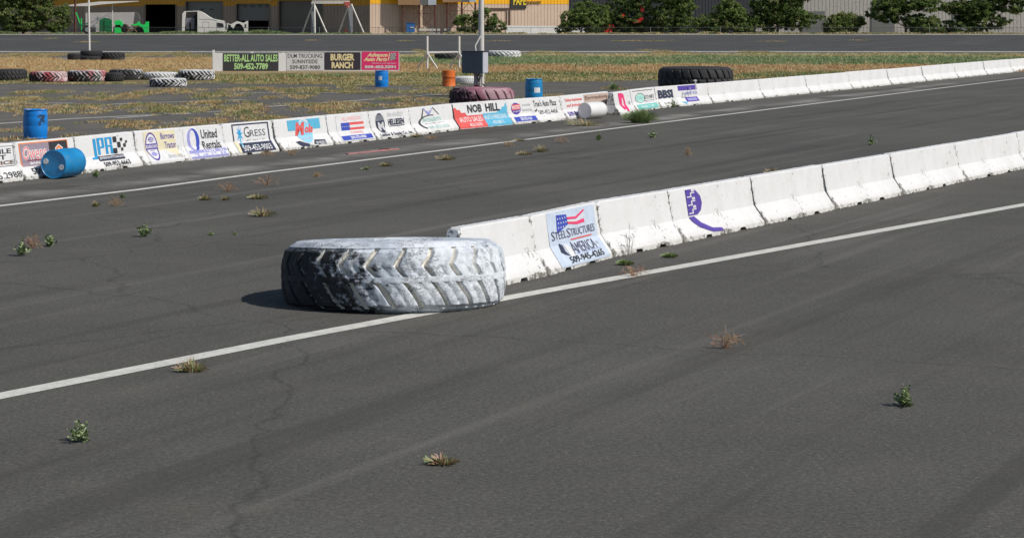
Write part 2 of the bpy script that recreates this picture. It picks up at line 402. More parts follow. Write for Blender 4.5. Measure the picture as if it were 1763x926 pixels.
# ------------------------------------------------------------------ lettering
_TC = {}
def text_geo(body, bold=0.0, shear=0.0):
    k = (body, bold, shear)
    if k in _TC: return _TC[k]
    cu = bpy.data.curves.new("lettering", 'FONT'); cu.body = body; cu.offset = bold; cu.shear = shear; cu.resolution_u = 2
    o = bpy.data.objects.new("lettering", cu); COL.objects.link(o)
    dg = bpy.context.evaluated_depsgraph_get(); me = o.evaluated_get(dg).to_mesh()
    V = [(v.co.x, v.co.y) for v in me.vertices]; F = [tuple(p.vertices) for p in me.polygons]
    o.evaluated_get(dg).to_mesh_clear(); bpy.data.objects.remove(o); bpy.data.curves.remove(cu)
    xs = [v[0] for v in V]; ys = [v[1] for v in V]; x0, x1, y0, y1 = min(xs), max(xs), min(ys), max(ys)
    V = [((x - x0) / (x1 - x0), (y - y0) / (y1 - y0)) for x, y in V]
    _TC[k] = (V, F); return _TC[k]
class Decal:
    """flat artwork in (s, t) units, later bent onto a surface"""
    def __init__(s): s.bm = bmesh.new(); s.mats = []; s.layer = 0; s.x0 = 0.0; s.xs = 1.0
    def _m(s, c):
        if c not in s.mats: s.mats.append(c)
        return s.mats.index(c)
    def face(s, vs, fs, c, keep=False):
        if not keep: s.layer += 1
        V = [s.bm.verts.new((s.x0 + x * s.xs, y, s.layer)) for x, y in vs]; mi = s._m(c)
        for f in fs:
            try: q = s.bm.faces.new([V[i] for i in f]); q.material_index = mi
            except ValueError: pass
        return s
    def poly(s, pts, c): return s.face(pts, [tuple(range(len(pts)))], c)
    def rect(s, x0, y0, x1, y1, c): return s.poly([(x0, y0), (x1, y0), (x1, y1), (x0, y1)], c)
    def ell(s, cx, cy, rx, ry, c, a0=0, a1=360, n=22):
        pts = [(cx + rx * math.cos(R(a0 + (a1 - a0) * i / n)), cy + ry * math.sin(R(a0 + (a1 - a0) * i / n))) for i in range(n + (0 if a1 - a0 == 360 else 1))]
        return s.poly(pts, c)
    def ring(s, cx, cy, rx, ry, w, h, c, a0=0, a1=360, n=26):
        A = [R(a0 + (a1 - a0) * i / n) for i in range(n + 1)]
        vs = [(cx + rx * math.cos(a), cy + ry * math.sin(a)) for a in A] + [(cx + (rx - w) * math.cos(a), cy + (ry - h) * math.sin(a)) for a in A]
        return s.face(vs, [(i, i + 1, n + 2 + i, n + 1 + i) for i in range(n)], c)
    def text(s, body, x0, y0, x1, y1, c, bold=.02, shear=0.0, rise=0.0):
        V, F = text_geo(body, bold, shear)
        return s.face([(x0 + a * (x1 - x0), y0 + b * (y1 - y0) + rise * a) for a, b in V], F, c)
    def scrib(s, x0, y0, x1, y1, c, seed=0, dens=.75):
        """row of small broken strokes where the print is too small or worn to read"""
        rr = random.Random(seed); s.layer += 1; x = x0
        while x < x1:
            w = (y1 - y0) * rr.uniform(.10, .3); g = (y1 - y0) * rr.uniform(.08, .2)
            if rr.random() < dens:
                a = y0 + (y1 - y0) * rr.choice([0, 0, .3, .5]); b = y1 - (y1 - y0) * rr.choice([0, 0, .2, .45])
                if b > a: s.face([(x, a), (min(x + w, x1), a), (min(x + w, x1), b), (x, b)], [(0, 1, 2, 3)], c, True)
            x += w + g
        return s
    def build(s, name, parent, fn, cuts=(), ls=.0003, base=.007):
        for t in cuts:
            bmesh.ops.bisect_plane(s.bm, geom=s.bm.verts[:] + s.bm.edges[:] + s.bm.faces[:], plane_co=(0, t, 0), plane_no=(0, 1, 0))
        for v in s.bm.verts: v.co = fn(v.co.x, v.co.y, base + ls * v.co.z)
        me = bpy.data.meshes.new(name); s.bm.to_mesh(me); s.bm.free()
        for c in s.mats: me.materials.append(ink(c))
        o = bpy.data.objects.new(name, me); COL.objects.link(o); o.parent = parent; return o

# ------------------------------------------------------------------ concrete barriers
def barrier_mat():
    m, nt, b = newmat("white_painted_concrete", .72)
    tc = _n(nt, "ShaderNodeTexCoord"); sg = _n(nt, "ShaderNodeSeparateXYZ"); so_ = _n(nt, "ShaderNodeSeparateXYZ")
    nt.links.new(tc.outputs['Generated'], sg.inputs[0]); nt.links.new(tc.outputs['Object'], so_.inputs[0])
    e = math_(nt, 'ABSOLUTE', math_(nt, 'SUBTRACT', sg.outputs[0], .5))
    edge = ramp(nt, e, [(.458, 0), (.5, .16)])
    low = ramp(nt, so_.outputs[2], [(.0, .13), (.07, .06), (.12, 0)])
    n1 = noise_node(nt, 9, 8, .7); oi = _n(nt, "ShaderNodeObjectInfo")
    s = math_(nt, 'ADD', math_(nt, 'ADD', n1, edge), low)
    s = math_(nt, 'ADD', s, math_(nt, 'MULTIPLY', math_(nt, 'SUBTRACT', noise_node(nt, .8, 2), .5), .34))
    chip = ramp(nt, s, [(.665, 0), (.69, 1)])
    white = ramp(nt, noise_node(nt, 1.3, 6, .7), [(.25, (.60, .60, .595)), (.6, (.69, .69, .695))])
    dirt = ramp(nt, noise_node(nt, 3.0, 7, .8, sc=(1.6, 1, .5)), [(.58, 0), (.78, .35)])
    white = mix(nt, dirt, white, (.45, .42, .36))
    foot = math_(nt, 'MULTIPLY', ramp(nt, so_.outputs[2], [(.0, 1), (.16, 0)]), ramp(nt, noise_node(nt, 5, 5, .7), [(.3, 0), (.7, .75)]))
    white = mix(nt, foot, white, (.40, .36, .28))
    conc = ramp(nt, noise_node(nt, 16, 5, .7), [(.3, (.07, .068, .06)), (.7, (.30, .29, .26))])
    nt.links.new(mix(nt, chip, white, conc), b.inputs['Base Color'])
    h = math_(nt, 'ADD', noise_node(nt, 12, 5, .7), math_(nt, 'MULTIPLY', math_(nt, 'SUBTRACT', 1.0, chip), .6))
    bump(nt, h, .55, .012, b); return m
M_bar = barrier_mat()
BH = .82; PROF = [(0, .36), (.075, .352), (.34, .165), (BH - .02, .09), (BH, .07)]
def Dz(z):
    for (z0, d0), (z1, d1) in zip(PROF, PROF[1:]):
        if z <= z1: return d0 + (d1 - d0) * (z - z0) / (z1 - z0)
    return PROF[-1][1]
CUTS = [PROF[1][0] / BH, PROF[2][0] / BH]
def barrier(p0, p1, label, group, posters=(), seed=0, hscale=1.0, gap=.03, yaw=0, lift=0):
    """p0, p1: front foot line pixels (left, right)"""
    a, b = G(*p0), G(*p1); d = (b - a); L = d.length - gap; ang = math.atan2(d.y, d.x) + yaw
    n = Vector((-math.sin(ang), math.cos(ang), 0)); mid = (a + b) / 2 + n * .36
    org = mid - Vector((math.cos(ang), math.sin(ang), 0)) * L / 2
    t = empty("concrete_barrier", org, ang); tag(t, label, "barrier", group)
    rr = random.Random(seed); mb = MB(); NX = 60
    prof = [(z, -dd) for z, dd in PROF] + [(z, dd) for z, dd in PROF[::-1]]; m = len(prof); notch = [.33 + rr.uniform(-.05, .05), .67 + rr.uniform(-.05, .05)]
    xs = sorted([i / NX for i in range(NX + 1)]); 
    for i, x in enumerate(xs):
        for j, (z, y) in enumerate(prof):
            zz = z * hscale; yy = y; x_ = x * L
            if j in (0, m - 1):
                k = any(abs(x - c) * L < .11 for c in notch)
                zz = .055 if k else max(0, rr.gauss(.004, .008))
            ez = min(x, 1 - x) * L
            if ez < .06 and j in (3, 4, 5, 6) and rr.random() < .8: zz -= rr.uniform(.01, .05)
            if ez < .02: yy *= rr.uniform(.86, .99)
            if i in (0, NX): x_ += (1 if i == 0 else -1) * rr.choice([0, 0, .004, .012, .03])
            if j in (3, 4, 5, 6): zz += rr.uniform(-.004, .003); yy += rr.uniform(-.0025, .0025)
            mb.v.append((x_, yy + rr.uniform(-.0015, .0015), zz))
    for i in range(NX):
        for j in range(m - 1): mb.f.append((i * m + j, i * m + j + 1, (i + 1) * m + j + 1, (i + 1) * m + j)); mb.m.append(0)
        mb.f.append((i * m + m - 1, i * m, (i + 1) * m, (i + 1) * m + m - 1)); mb.m.append(0)
    mb.f += [tuple(range(m)), tuple(range(NX * m, NX * m + m))[::-1]]; mb.m += [0, 0]
    mb.build("concrete_block", M_bar, t)
    for ps in posters:
        dc = Decal(); ps[1](dc)
        o = dc.build(ps[2] if len(ps) > 2 else "poster", t, lambda s, q, off: Vector((s * L, -(Dz(q * BH) + off), q * BH + (off * .3))), CUTS)
        o['label'] = ps[0]
    return t

# artwork, s along the block, t up it
def p_mobile(d):
    d.ring(.62, .70, .36, .29, .012, .03, 'black', n=4) if False else None
    d.poly([(.45, .40), (.98, .40), (.98, .93), (.45, .93)], 'black'); d.poly([(.455, .412), (.972, .412), (.972, .918), (.455, .918)], 'white')
    d.text("MOBILE", .50, .73, .945, .86, 'black', .03); d.text("FLEET", .50, .58, .87, .70, 'black', .03); d.text("SERVICE", .50, .44, .96, .545, 'tan', .05)
    d.text("SERVICE", .505, .45, .97, .55, 'black', .01)
def p_owens(d):
    d.rect(.06, .36, .872, .965, 'orange'); d.rect(.075, .345, .55, .935, 'plum'); d.rect(.55, .345, .86, .94, 'black')
    d.text("Owens", .105, .50, .505, .88, 'white', .06, .25); d.text("Owens", .112, .51, .50, .87, 'lightred', .0, .25)
    d.rect(.17, .475, .50, .50, 'maroon'); d.text("BARLESS", .21, .385, .50, .445, 'white', .04)
    d.poly([(.62, .60), (.82, .60), (.82, .66), (.78, .66), (.78, .76), (.715, .86), (.65, .76), (.65, .66), (.62, .66)], 'white')
    d.poly([(.63, .61), (.81, .61), (.81, .65), (.765, .65), (.765, .75), (.715, .83), (.665, .75), (.665, .65), (.63, .65)], 'orange')
    d.ell(.715, .70, .025, .045, 'white'); d.rect(.63, .45, .81, .50, 'orange')
def p_own2(d): d.text("509-961-1150", .17, .12, .86, .29, 'black', .02)
def p_jpr(d):
    def bar(x0, y0, x1, y1): d.rect(x0, y0, x1, y1, 'sky')
    bar(.29, .38, .335, .90); bar(.235, .33, .335, .385)
    bar(.355, .44, .395, .91); bar(.355, .865, .465, .91); bar(.43, .64, .468, .91); bar(.355, .62, .465, .665)
    bar(.487, .44, .525, .91); bar(.487, .865, .60, .91); bar(.565, .70, .603, .91); bar(.487, .64, .60, .685); bar(.565, .44, .603, .66)
    for x, y, w, h in ((.625, .75, .06, .16), (.69, .59, .055, .155), (.61, .43, .065, .15), (.745, .77, .04, .085), (.79, .59, .042, .10), (.745, .49, .035, .085), (.83, .70, .03, .07)):
        d.rect(x, y, x + w, y + h, 'black')
    d.rect(.325, .27, .755, .40, 'navy'); d.text("JEFFERSON PITTS RACING", .34, .295, .745, .375, 'white', .02)
    d.text("509-952-6663", .36, .11, .80, .235, 'black', .012)
def p_burrows(d):
    d.poly([(.085, .06), (.44, .10), (.44, .955), (.09, .955)], 'beige'); d.poly([(.085, .02), (.46, .03), (.455, .12), (.30, .40), (.085, .28)], 'white')
    d.ring(.165, .52, .068, .41, .012, .05, 'purple'); d.ell(.165, .52, .056, .36, 'white'); d.rect(.098, .43, .232, .60, 'purple'); d.text("BURROWS", .104, .465, .226, .565, 'white', .03)
    d.ell(.165, .72, .03, .075, 'purple'); d.text("25", .145, .67, .187, .77, 'white', .02); d.ell(.165, .30, .03, .06, 'lavender'); d.rect(.14, .39, .19, .405, 'purple')
    d.text("Burrows", .275, .70, .425, .885, 'purple', .015); d.text("Tractor", .31, .42, .435, .62, 'purple', .015); d.text("509-457-8105", .30, .14, .455, .24, 'grey', .0)
def p_united(d):
    d.rect(.53, .03, .995, .955, 'white'); d.rect(.535, .945, .99, .955, 'lightgrey')
    d.ring(.64, .60, .072, .345, .034, .05, 'lavender', 95, 265); d.ring(.64, .60, .072, .345, .040, .05, 'blue', -95, 95)
    d.text("United", .735, .60, .93, .885, 'black', .03); d.text("Rentals", .735, .29, .95, .535, 'black', .03)
    d.rect(.545, .20, .985, .285, 'lavender'); d.rect(.545, .045, .985, .11, 'lavender'); d.scrib(.60, .115, .97, .195, 'lavender', 3); d.scrib(.72, .21, .95, .275, 'white', 4)
def p_gress(d):
    d.rect(.18, .07, .915, .965, 'navy'); d.rect(.20, .36, .885, .915, 'white')
    for a in (-70, -35, 0, 35, 75, 120, 235):
        c, s_ = math.cos(R(90 - a)), math.sin(R(90 - a)); x, y = .315, .62; l = .30
        d.poly([(x - s_ * .018, y + c * .05), (x + c * .075, y + s_ * l), (x + s_ * .018, y - c * .05)], 'sky')
    d.poly([(.305, .62), (.33, .62), (.33, .2), (.30, .3)], 'cyan'); d.text("G", .40, .52, .51, .86, 'black', .0); d.text("RESS", .52, .54, .83, .75, 'black', .0)
    d.scrib(.42, .40, .82, .455, 'grey', 5, .8); d.poly([(.18, .07), (.18, .45), (.26, .36), (.23, .07)], 'beige'); d.text("509-453-9003", .29, .115, .86, .29, 'white', .01)
def p_mols(d):
    d.rect(.24, .60, .86, .94, 'cyan'); d.poly([(.24, .94), (.36, .86), (.52, .90), (.55, 1.0), (.24, 1.0)], 'white') if False else None
    d.poly([(.44, .55), (.46, .88), (.52, .97), (.62, .90), (.66, .55)], 'white')
    d.poly([(.40, .38), (.40, .66), (.46, .84), (.53, .92), (.61, .84), (.68, .64), (.69, .40), (.62, .22), (.54, .16), (.46, .24)], 'paleblue')
    d.text("M", .36, .42, .56, .86, 'brick', .05, .25); d.text("ols", .55, .48, .71, .76, 'brick', .05, .25); d.scrib(.47, .30, .63, .34, 'lightred', 9)
    d.poly([(.30, .24), (.34, .14), (.40, .05), (.44, .09), (.50, .05), (.54, .13), (.46, .19), (.38, .26)], 'navy'); d.poly([(.62, .12), (.66, .25), (.86, .22), (.85, .08), (.76, .10), (.70, .08)], 'navy')
    d.text("509-945-8211", .66, .10, .84, .19, 'white', .02)
def p_allam(d):
    d.rect(.20, .08, .96, .96, 'white'); d.text("ALL AMERICAN", .34, .755, .78, .885, 'lightred', .0)
    for k in range(5): d.rect(.30, .43 + k * .052, .84, .43 + (k + 1) * .052, 'red' if k % 2 == 0 and k != 2 else 'white')
    d.rect(.30, .56, .84, .69, 'red') if False else None
    d.rect(.50, .43, .84, .51, 'brick'); d.rect(.50, .51, .84, .60, 'white'); d.rect(.50, .60, .84, .69, 'brick'); d.rect(.30, .43, .50, .69, 'blue')
    for k in range(4): d.ell(.335 + k * .043, .56, .009, .014, 'white', n=8)
    d.text("TOWING", .48, .30, .76, .385, 'lightred', .0); d.rect(.22, .11, .93, .255, 'blue'); d.text("509-575-0980", .42, .135, .78, .23, 'white', .03)
def p_hell(d):
    d.ell(.235, .57, .11, .35, 'navy'); 
    for k in range(6): d.rect(.13, .66 + k * .035, .34, .668 + k * .035, 'white')
    d.text("M", .175, .30, .315, .60, 'lightgrey', .05); d.scrib(.20, .19, .34, .25, 'lightgrey', 8)
    d.text("509-453-8223", .43, .76, .82, .90, 'lightgrey', .0); d.text("HELLIESEN", .43, .46, .83, .68, 'navy', .03); d.rect(.44, .41, .83, .435, 'navy')
    d.text("Lumber & Supply Co., Inc.", .12, .075, .93, .22, 'navy', .012)
def p_integ(d):
    d.poly([(.24, .60), (.30, .93), (.32, .93), (.27, .60)], 'charcoal'); d.poly([(.52, .93), (.54, .93), (.66, .66), (.64, .66)], 'charcoal')
    d.poly([(.30, .93), (.40, .68), (.42, .68), (.325, .95)], 'lavender'); d.poly([(.42, .68), (.44, .68), (.535, .95), (.51, .93)], 'lavender'); d.poly([(.37, .84), (.42, .66), (.47, .84), (.45, .84), (.42, .76), (.39, .84)], 'lavender')
    d.ring(.45, .41, .29, .27, .045, .035, 'charcoal', 75, 235); d.text("INTEGRITY", .27, .43, .70, .575, 'paleteal', .02); d.scrib(.27, .35, .72, .38, 'grey', 11); d.text("509-452-2626", .33, .17, .80, .28, 'paleteal', .0)
def p_nob(d):
    d.rect(.0, .02, 1, .985, 'white'); d.poly([(.0, .03), (.52, .03), (.52, .50), (.23, .50), (.20, .62), (.13, .62), (.11, .74), (.06, .74), (.04, .82), (0, .82)], 'brick')
    d.poly([(.52, .03), (1, .03), (1, .86), (.97, .86), (.96, .74), (.90, .74), (.89, .64), (.82, .64), (.80, .53), (.52, .53)], 'cyan')
    d.text("NOB", .25, .59, .52, .91, 'black', .045); d.text("HILL", .59, .59, .86, .91, 'black', .045)
    d.text("AUTO SALES", .07, .26, .49, .455, 'white', .01); d.text("453-7670", .20, .08, .43, .21, 'white', .01)
    d.text("AUTO WRECKING", .54, .29, .965, .47, 'white', .01); d.text("453-8813", .64, .11, .85, .235, 'white', .01)
def p_masters(d):
    d.ell(.155, .62, .085, .235, 'purple'); d.poly([(.08, .56), (.23, .58), (.23, .80), (.09, .78)], 'brick'); d.text("MASTERS", .085, .60, .225, .75, 'white', .02); d.scrib(.10, .47, .22, .54, 'white', 14)
    d.text("Look at the Best", .27, .70, .42, .80, 'grey', .0); d.text("Better than the Rest", .265, .49, .44, .60, 'grey', .0)
    d.rect(.07, .11, .455, .29, 'blue'); d.text("509-575-9160", .17, .14, .37, .26, 'white', .03)
def p_true(d):
    d.text("True's Auto Plaza", .475, .63, .90, .89, 'black', .01); d.poly([(.48, .49), (.50, .42), (.53, .47), (.53, .58), (.51, .50)], 'black'); d.text("509-452-4404", .55, .31, .90, .48, 'black', .0); d.scrib(.53, .19, .66, .26, 'grey', 17, .4)
def p_yak(d):
    d.text("Yakima Implement", .07, .70, .42, .87, 'lightred', .03); d.text("and Irrigation", .10, .47, .42, .64, 'lightred', .03); d.text("509-248", .06, .13, .30, .32, 'purple', .03)
def p_engr(d):
    d.rect(.46, .40, .97, .955, 'tan'); d.text("Engravings", .48, .68, .95, .89, 'brown', .03); d.text("Unlimited", .51, .43, .92, .60, 'brown', .03); d.text("509-248-1222", .50, .12, .96, .29, 'plum', .03)
def p_red(d):
    d.poly([(.26, .52), (.25, .93), (.42, .93), (.56, .88), (.60, .55), (.52, .26), (.38, .18), (.32, .30)], 'hotpink'); d.poly([(.40, .42), (.44, .74), (.50, .60), (.48, .30)], 'white'); d.poly([(.48, .15), (.52, .50), (.60, .60), (.62, .22), (.56, .08)], 'hotpink'); d.ell(.84, .45, .05, .09, 'grey'); d.scrib(.70, .72, .92, .8, 'grey', 21, .5)
def p_auto(d):
    d.rect(.06, .90, .90, .925, 'black'); d.ring(.34, .58, .20, .22, .01, .02, 'black'); d.ell(.34, .57, .18, .20, 'paleteal'); d.text("City", .20, .50, .48, .66, 'teal', .02); d.text("AUTO PARTS", .50, .50, .92, .68, 'black', .0); d.rect(.50, .42, .92, .435, 'black'); d.rect(.50, .36, .92, .372, 'grey')
    d.rect(.10, .08, .93, .29, 'teal'); d.text("509 452", .24, .13, .50, .24, 'white', .02); d.scrib(.56, .13, .86, .24, 'white', 22)
def p_bbsi(d):
    d.text("BBSI", .04, .43, .315, .84, 'navy', .06); d.scrib(.10, .17, .30, .25, 'grey', 24)
def p_arrow(d):
    d.rect(.42, .74, .78, .97, 'purple'); d.poly([(.46, .38), (.50, .68), (.57, .40)], 'grey'); d.poly([(.485, .43), (.503, .58), (.535, .44)], 'white'); d.text("ARROW TITLE", .53, .52, .78, .66, 'lavender', .02); d.rect(.645, .60, .66, .88, 'lavender')
    d.rect(.52, .19, .76, .40, 'purple'); d.rect(.555, .24, .73, .35, 'lavender'); d.poly([(.42, .22), (.49, .08), (.52, .20)], 'cyan')
def p_steel(d):
    d.x0, d.xs = .19, .80
    d.poly([(.0, .06), (.93, .045), (.93, .97), (.03, .985)], 'posterblue')
    d.poly([(.17, .60), (.20, .92), (.39, .90), (.39, .72)], 'blue')
    for k in range(4):
        for j in range(3): d.ell(.215 + k * .045 + (j % 2) * .01, .70 + j * .075, .008, .016, 'white', n=8)
    d.poly([(.39, .85), (.55, .83), (.72, .93), (.73, .90), (.56, .79), (.39, .81)], 'pink'); d.poly([(.39, .80), (.55, .775), (.73, .86), (.72, .82), (.55, .74), (.39, .77)], 'white'); d.poly([(.39, .765), (.55, .74), (.70, .77), (.71, .70), (.56, .69), (.39, .73)], 'pink')
    d.text("S", .06, .50, .12, .66, 'slate', .0); d.text("TEEL", .125, .51, .33, .64, 'slate', .0); d.text("S", .345, .50, .41, .66, 'slate', .0); d.text("TRUCTURES", .415, .51, .88, .64, 'slate', .0)
    d.rect(.40, .445, .80, .468, 'brick'); d.poly([(.13, .30), (.17, .44), (.22, .40), (.21, .30), (.24, .22), (.18, .25)], 'navy'); d.poly([(.25, .20), (.24, .42), (.32, .36), (.36, .20)], 'white')
    d.text("A", .33, .22, .43, .42, 'slate', .0); d.text("MERICA", .43, .235, .79, .40, 'slate', .0); d.text("INC", .80, .29, .86, .34, 'grey', .0)
    d.scrib(.36, .215, .84, .235, 'lavender', 30); d.text("509-945-4265", .20, .10, .84, .205, 'black', .015)
def p_emblem(d):
    d.x0, d.xs = -.055, 1.0
    d.poly([(.235, .45), (.235, .955), (.30, .955), (.355, .92), (.40, .80), (.41, .66), (.385, .52), (.34, .45)], 'purple')
    for k in range(3):
        y = .48 + k * .16; d.rect(.245, y, .30, y + .02, 'white'); d.rect(.285, y, .297, y + .09, 'white'); d.rect(.285, y + .07, .335, y + .09, 'white'); d.rect(.30, y + .10, .335, y + .155, 'lightgrey')
    d.poly([(.235, .425), (.295, .425), (.33, .30), (.42, .17), (.52, .14), (.52, .08), (.40, .10), (.29, .22), (.245, .34)], 'purple')

GF = "barriers along the far side of the front track"
FAR = [
 ((-90, 327), (42, 311), "white barrier with the black framed mobile fleet poster, at the far left", [("white poster with a black frame and black lettering", p_mobile), ("black telephone number", lambda d: d.text("509.575.2988", .36, .10, .99, .26, 'black', .01), "lettering")]),
 ((42, 311), (145, 299), "white barrier with the mauve Owens poster, behind the fallen blue drum", [("mauve and black poster with an orange border", p_owens), ("black telephone number", p_own2, "lettering")]),
 ((145, 299), (247, 286), "white barrier with blue JPR lettering and a chequered flag pattern", [("blue and black racing lettering", p_jpr, "lettering")]),
 ((247, 286), (397, 270), "long white barrier with the beige tractor poster and the blue ring rental poster", [("beige poster with a purple oval", p_burrows), ("white poster with a blue ring", p_united)]),
 ((397, 270), (483, 261), "white barrier with the navy framed Gress poster and blue leaf", [("white poster in a navy frame with a blue leaf", p_gress)]),
 ((486, 261), (576, 250), "white barrier with worn turquoise poster and red Mols script", [("worn turquoise sticker with red script", p_mols)]),
 ((576, 250), (649, 242), "white barrier with an American flag and a blue number strip", [("white poster with a flag", p_allam)]),
 ((649, 242), (718, 234), "white barrier with dark blue lumber supply lettering and oval logo", [("dark blue lettering with an oval logo", p_hell, "lettering")]),
 ((718, 234), (792, 224), "white barrier with a dark arc under peaks and pale teal lettering", [("dark arc logo with pale teal lettering", p_integ, "lettering")]),
 ((792, 224), (883, 215.5), "red, white and turquoise NOB HILL barrier in front of the pink tire", [("red and turquoise painted poster", p_nob)]),
 ((883, 215.5), (977, 207), "white barrier with purple oval logo and True's Auto Plaza lettering", [("purple oval logo over a blue strip", p_masters), ("black lettering", p_true, "lettering")]),
 ((977, 207), (1060, 196.5), "white barrier with red implement lettering, behind the fallen white drum", [("red lettering", p_yak, "lettering"), ("tan poster with brown lettering", p_engr)]),
 ((1068, 199), (1097, 194), "short chipped barrier with a hot pink smear of paint, standing askew", [("hot pink painted emblem", p_red, "lettering")]),
 ((1097, 193), (1138, 187), "white barrier with teal and black auto parts print", [("teal and black print", p_auto)]),
 ((1138, 187), (1228, 178.5), "white barrier with BBSI lettering and a purple topped poster", [("dark blue block lettering", p_bbsi, "lettering"), ("purple and white poster", p_arrow)]),
]
for i, (a, b, lab, ps) in enumerate(FAR): barrier(a, b, lab, GF, ps, 100 + i, gap=.012)
x, y, w, k = 1228, 178.5, 88, 0
words = ["first", "second", "third", "fourth", "fifth", "sixth", "seventh"]
while x < 1800:
    x2 = x + w; y2 = y - w * .1035; barrier((x, y), (x2, y2), "plain white barrier, %s to the right of the one with the purple topped poster" % words[min(k, 6)], GF, (), 150 + k, hscale=random.uniform(.985, 1.012), yaw=random.uniform(-.006, .006)); x, y, w, k = x2, y2, w * .91, k + 1
GN = "barriers in the foreground"
NEAR = [((822, 503), (945, 475.5), "plain white end barrier just behind the big white tire", ()),
        ((945, 475.5), (1057, 443.5), "white foreground barrier with the pale blue flag poster", [("pale blue poster with a flag and dark lettering", p_steel)]),
        ((1057, 443.5), (1178, 418.5), "plain white foreground barrier between flag poster and purple emblem", ()),
        ((1178, 418.5), (1318, 388), "white foreground barrier with a purple emblem", [("purple emblem with a white key pattern", p_emblem, "emblem")])]
for i, (a, b, lab, ps) in enumerate(NEAR):
    if i == 1: ps = [(ps[0][0], lambda d: p_steel(d))]
    barrier(a, b, lab, GN, ps, 200 + i, gap=.01)
x, y, w, k = 1318, 388, 122, 0
while x < 1850:
    x2 = x + w; y2 = y - w * .2177; barrier((x, y), (x2, y2), "plain white foreground barrier, %s to the right of the purple emblem one" % words[k], GN, (), 250 + k, gap=.02, hscale=random.uniform(.985, 1.012), yaw=random.uniform(-.006, .006)); x, y, w, k = x2, y2, w * .95, k + 1

# ------------------------------------------------------------------ tires
def tire_mat(name, paint=None, cover=.5, grad=0.0, tone2=None, rub=(.018, .018, .019), soft=.05, floor=.16, groove_sun=None, cracks=False):
    """black rubber under worn paint; grad > 0 puts more paint on the +x side"""
    m, nt, b = newmat(name, .75)
    rubc = ramp(nt, noise_node(nt, 5, 6, .7), [(.3, [v * .7 for v in rub]), (.72, [v * 2.4 for v in rub])])
    if paint is None: nt.links.new(rubc, b.inputs['Base Color'])
    else:
        tc = _n(nt, "ShaderNodeTexCoord"); sp = _n(nt, "ShaderNodeSeparateXYZ"); nt.links.new(tc.outputs['Generated'], sp.inputs[0])
        s = math_(nt, 'ADD', noise_node(nt, 4.5, 9, .72), math_(nt, 'MULTIPLY', math_(nt, 'SUBTRACT', sp.outputs[0], .5), grad))
        s = math_(nt, 'ADD', s, math_(nt, 'MULTIPLY', math_(nt, 'SUBTRACT', noise_node(nt, 14, 6, .8, sc=(.35, .35, 2.2)), .5), .35))
        s = math_(nt, 'ADD', s, math_(nt, 'MULTIPLY', sp.outputs[2], .10))
        s = math_(nt, 'ADD', s, math_(nt, 'MULTIPLY', math_(nt, 'SUBTRACT', noise_node(nt, 30, 5, .8, sc=(1, 1, .8)), .5), .12))
        at = _n(nt, 'ShaderNodeAttribute', attribute_name='lug')
        s = math_(nt, 'ADD', s, math_(nt, 'MULTIPLY', math_(nt, 'SUBTRACT', at.outputs['Fac'], 1.0), floor))
        f = ramp(nt, s, [(1 - cover - soft, 0), (1 - cover + soft, 1)])
        if groove_sun: pc0 = groove_sun
        pc = ramp(nt, noise_node(nt, 2.2, 5, .7), [(.3, [v * .78 for v in paint]), (.7, paint)])
        if cracks:
            top_ = ramp(nt, sp.outputs[2], [(.88, 0), (.93, .9)]); f = math_(nt, 'ADD', f, top_, True); f = math_(nt, 'MULTIPLY', f, 1.0, True)
            cn_ = noise_node(nt, 5, 9, .75, sc=(1, 1, 1.6)); cr = ramp(nt, math_(nt, 'ABSOLUTE', math_(nt, 'SUBTRACT', cn_, .5)), [(.006, 1), (.022, 0)])
            cr = math_(nt, 'MULTIPLY', cr, ramp(nt, noise_node(nt, 1.7, 3), [(.42, 0), (.58, .85)])); f = math_(nt, 'SUBTRACT', f, cr, True)
            f = math_(nt, 'SUBTRACT', f, ramp(nt, noise_node(nt, 11, 8, .85, sc=(.7, .7, 1.4)), [(.60, 0), (.66, .8)]), True)
        if tone2: pc = mix(nt, ramp(nt, noise_node(nt, 1.1, 4, .6), [(.46, 0), (.56, 1)]), pc, tone2)
        if groove_sun: pc = mix(nt, ramp(nt, at.outputs['Fac'], [(.2, 1), (.8, 0)]), pc, groove_sun)  # grooves tinted as if sun fell into them
        nt.links.new(mix(nt, f, rubc, pc), b.inputs['Base Color'])
    bump(nt, noise_node(nt, 16, 6, .75), .4, .012, b); return m
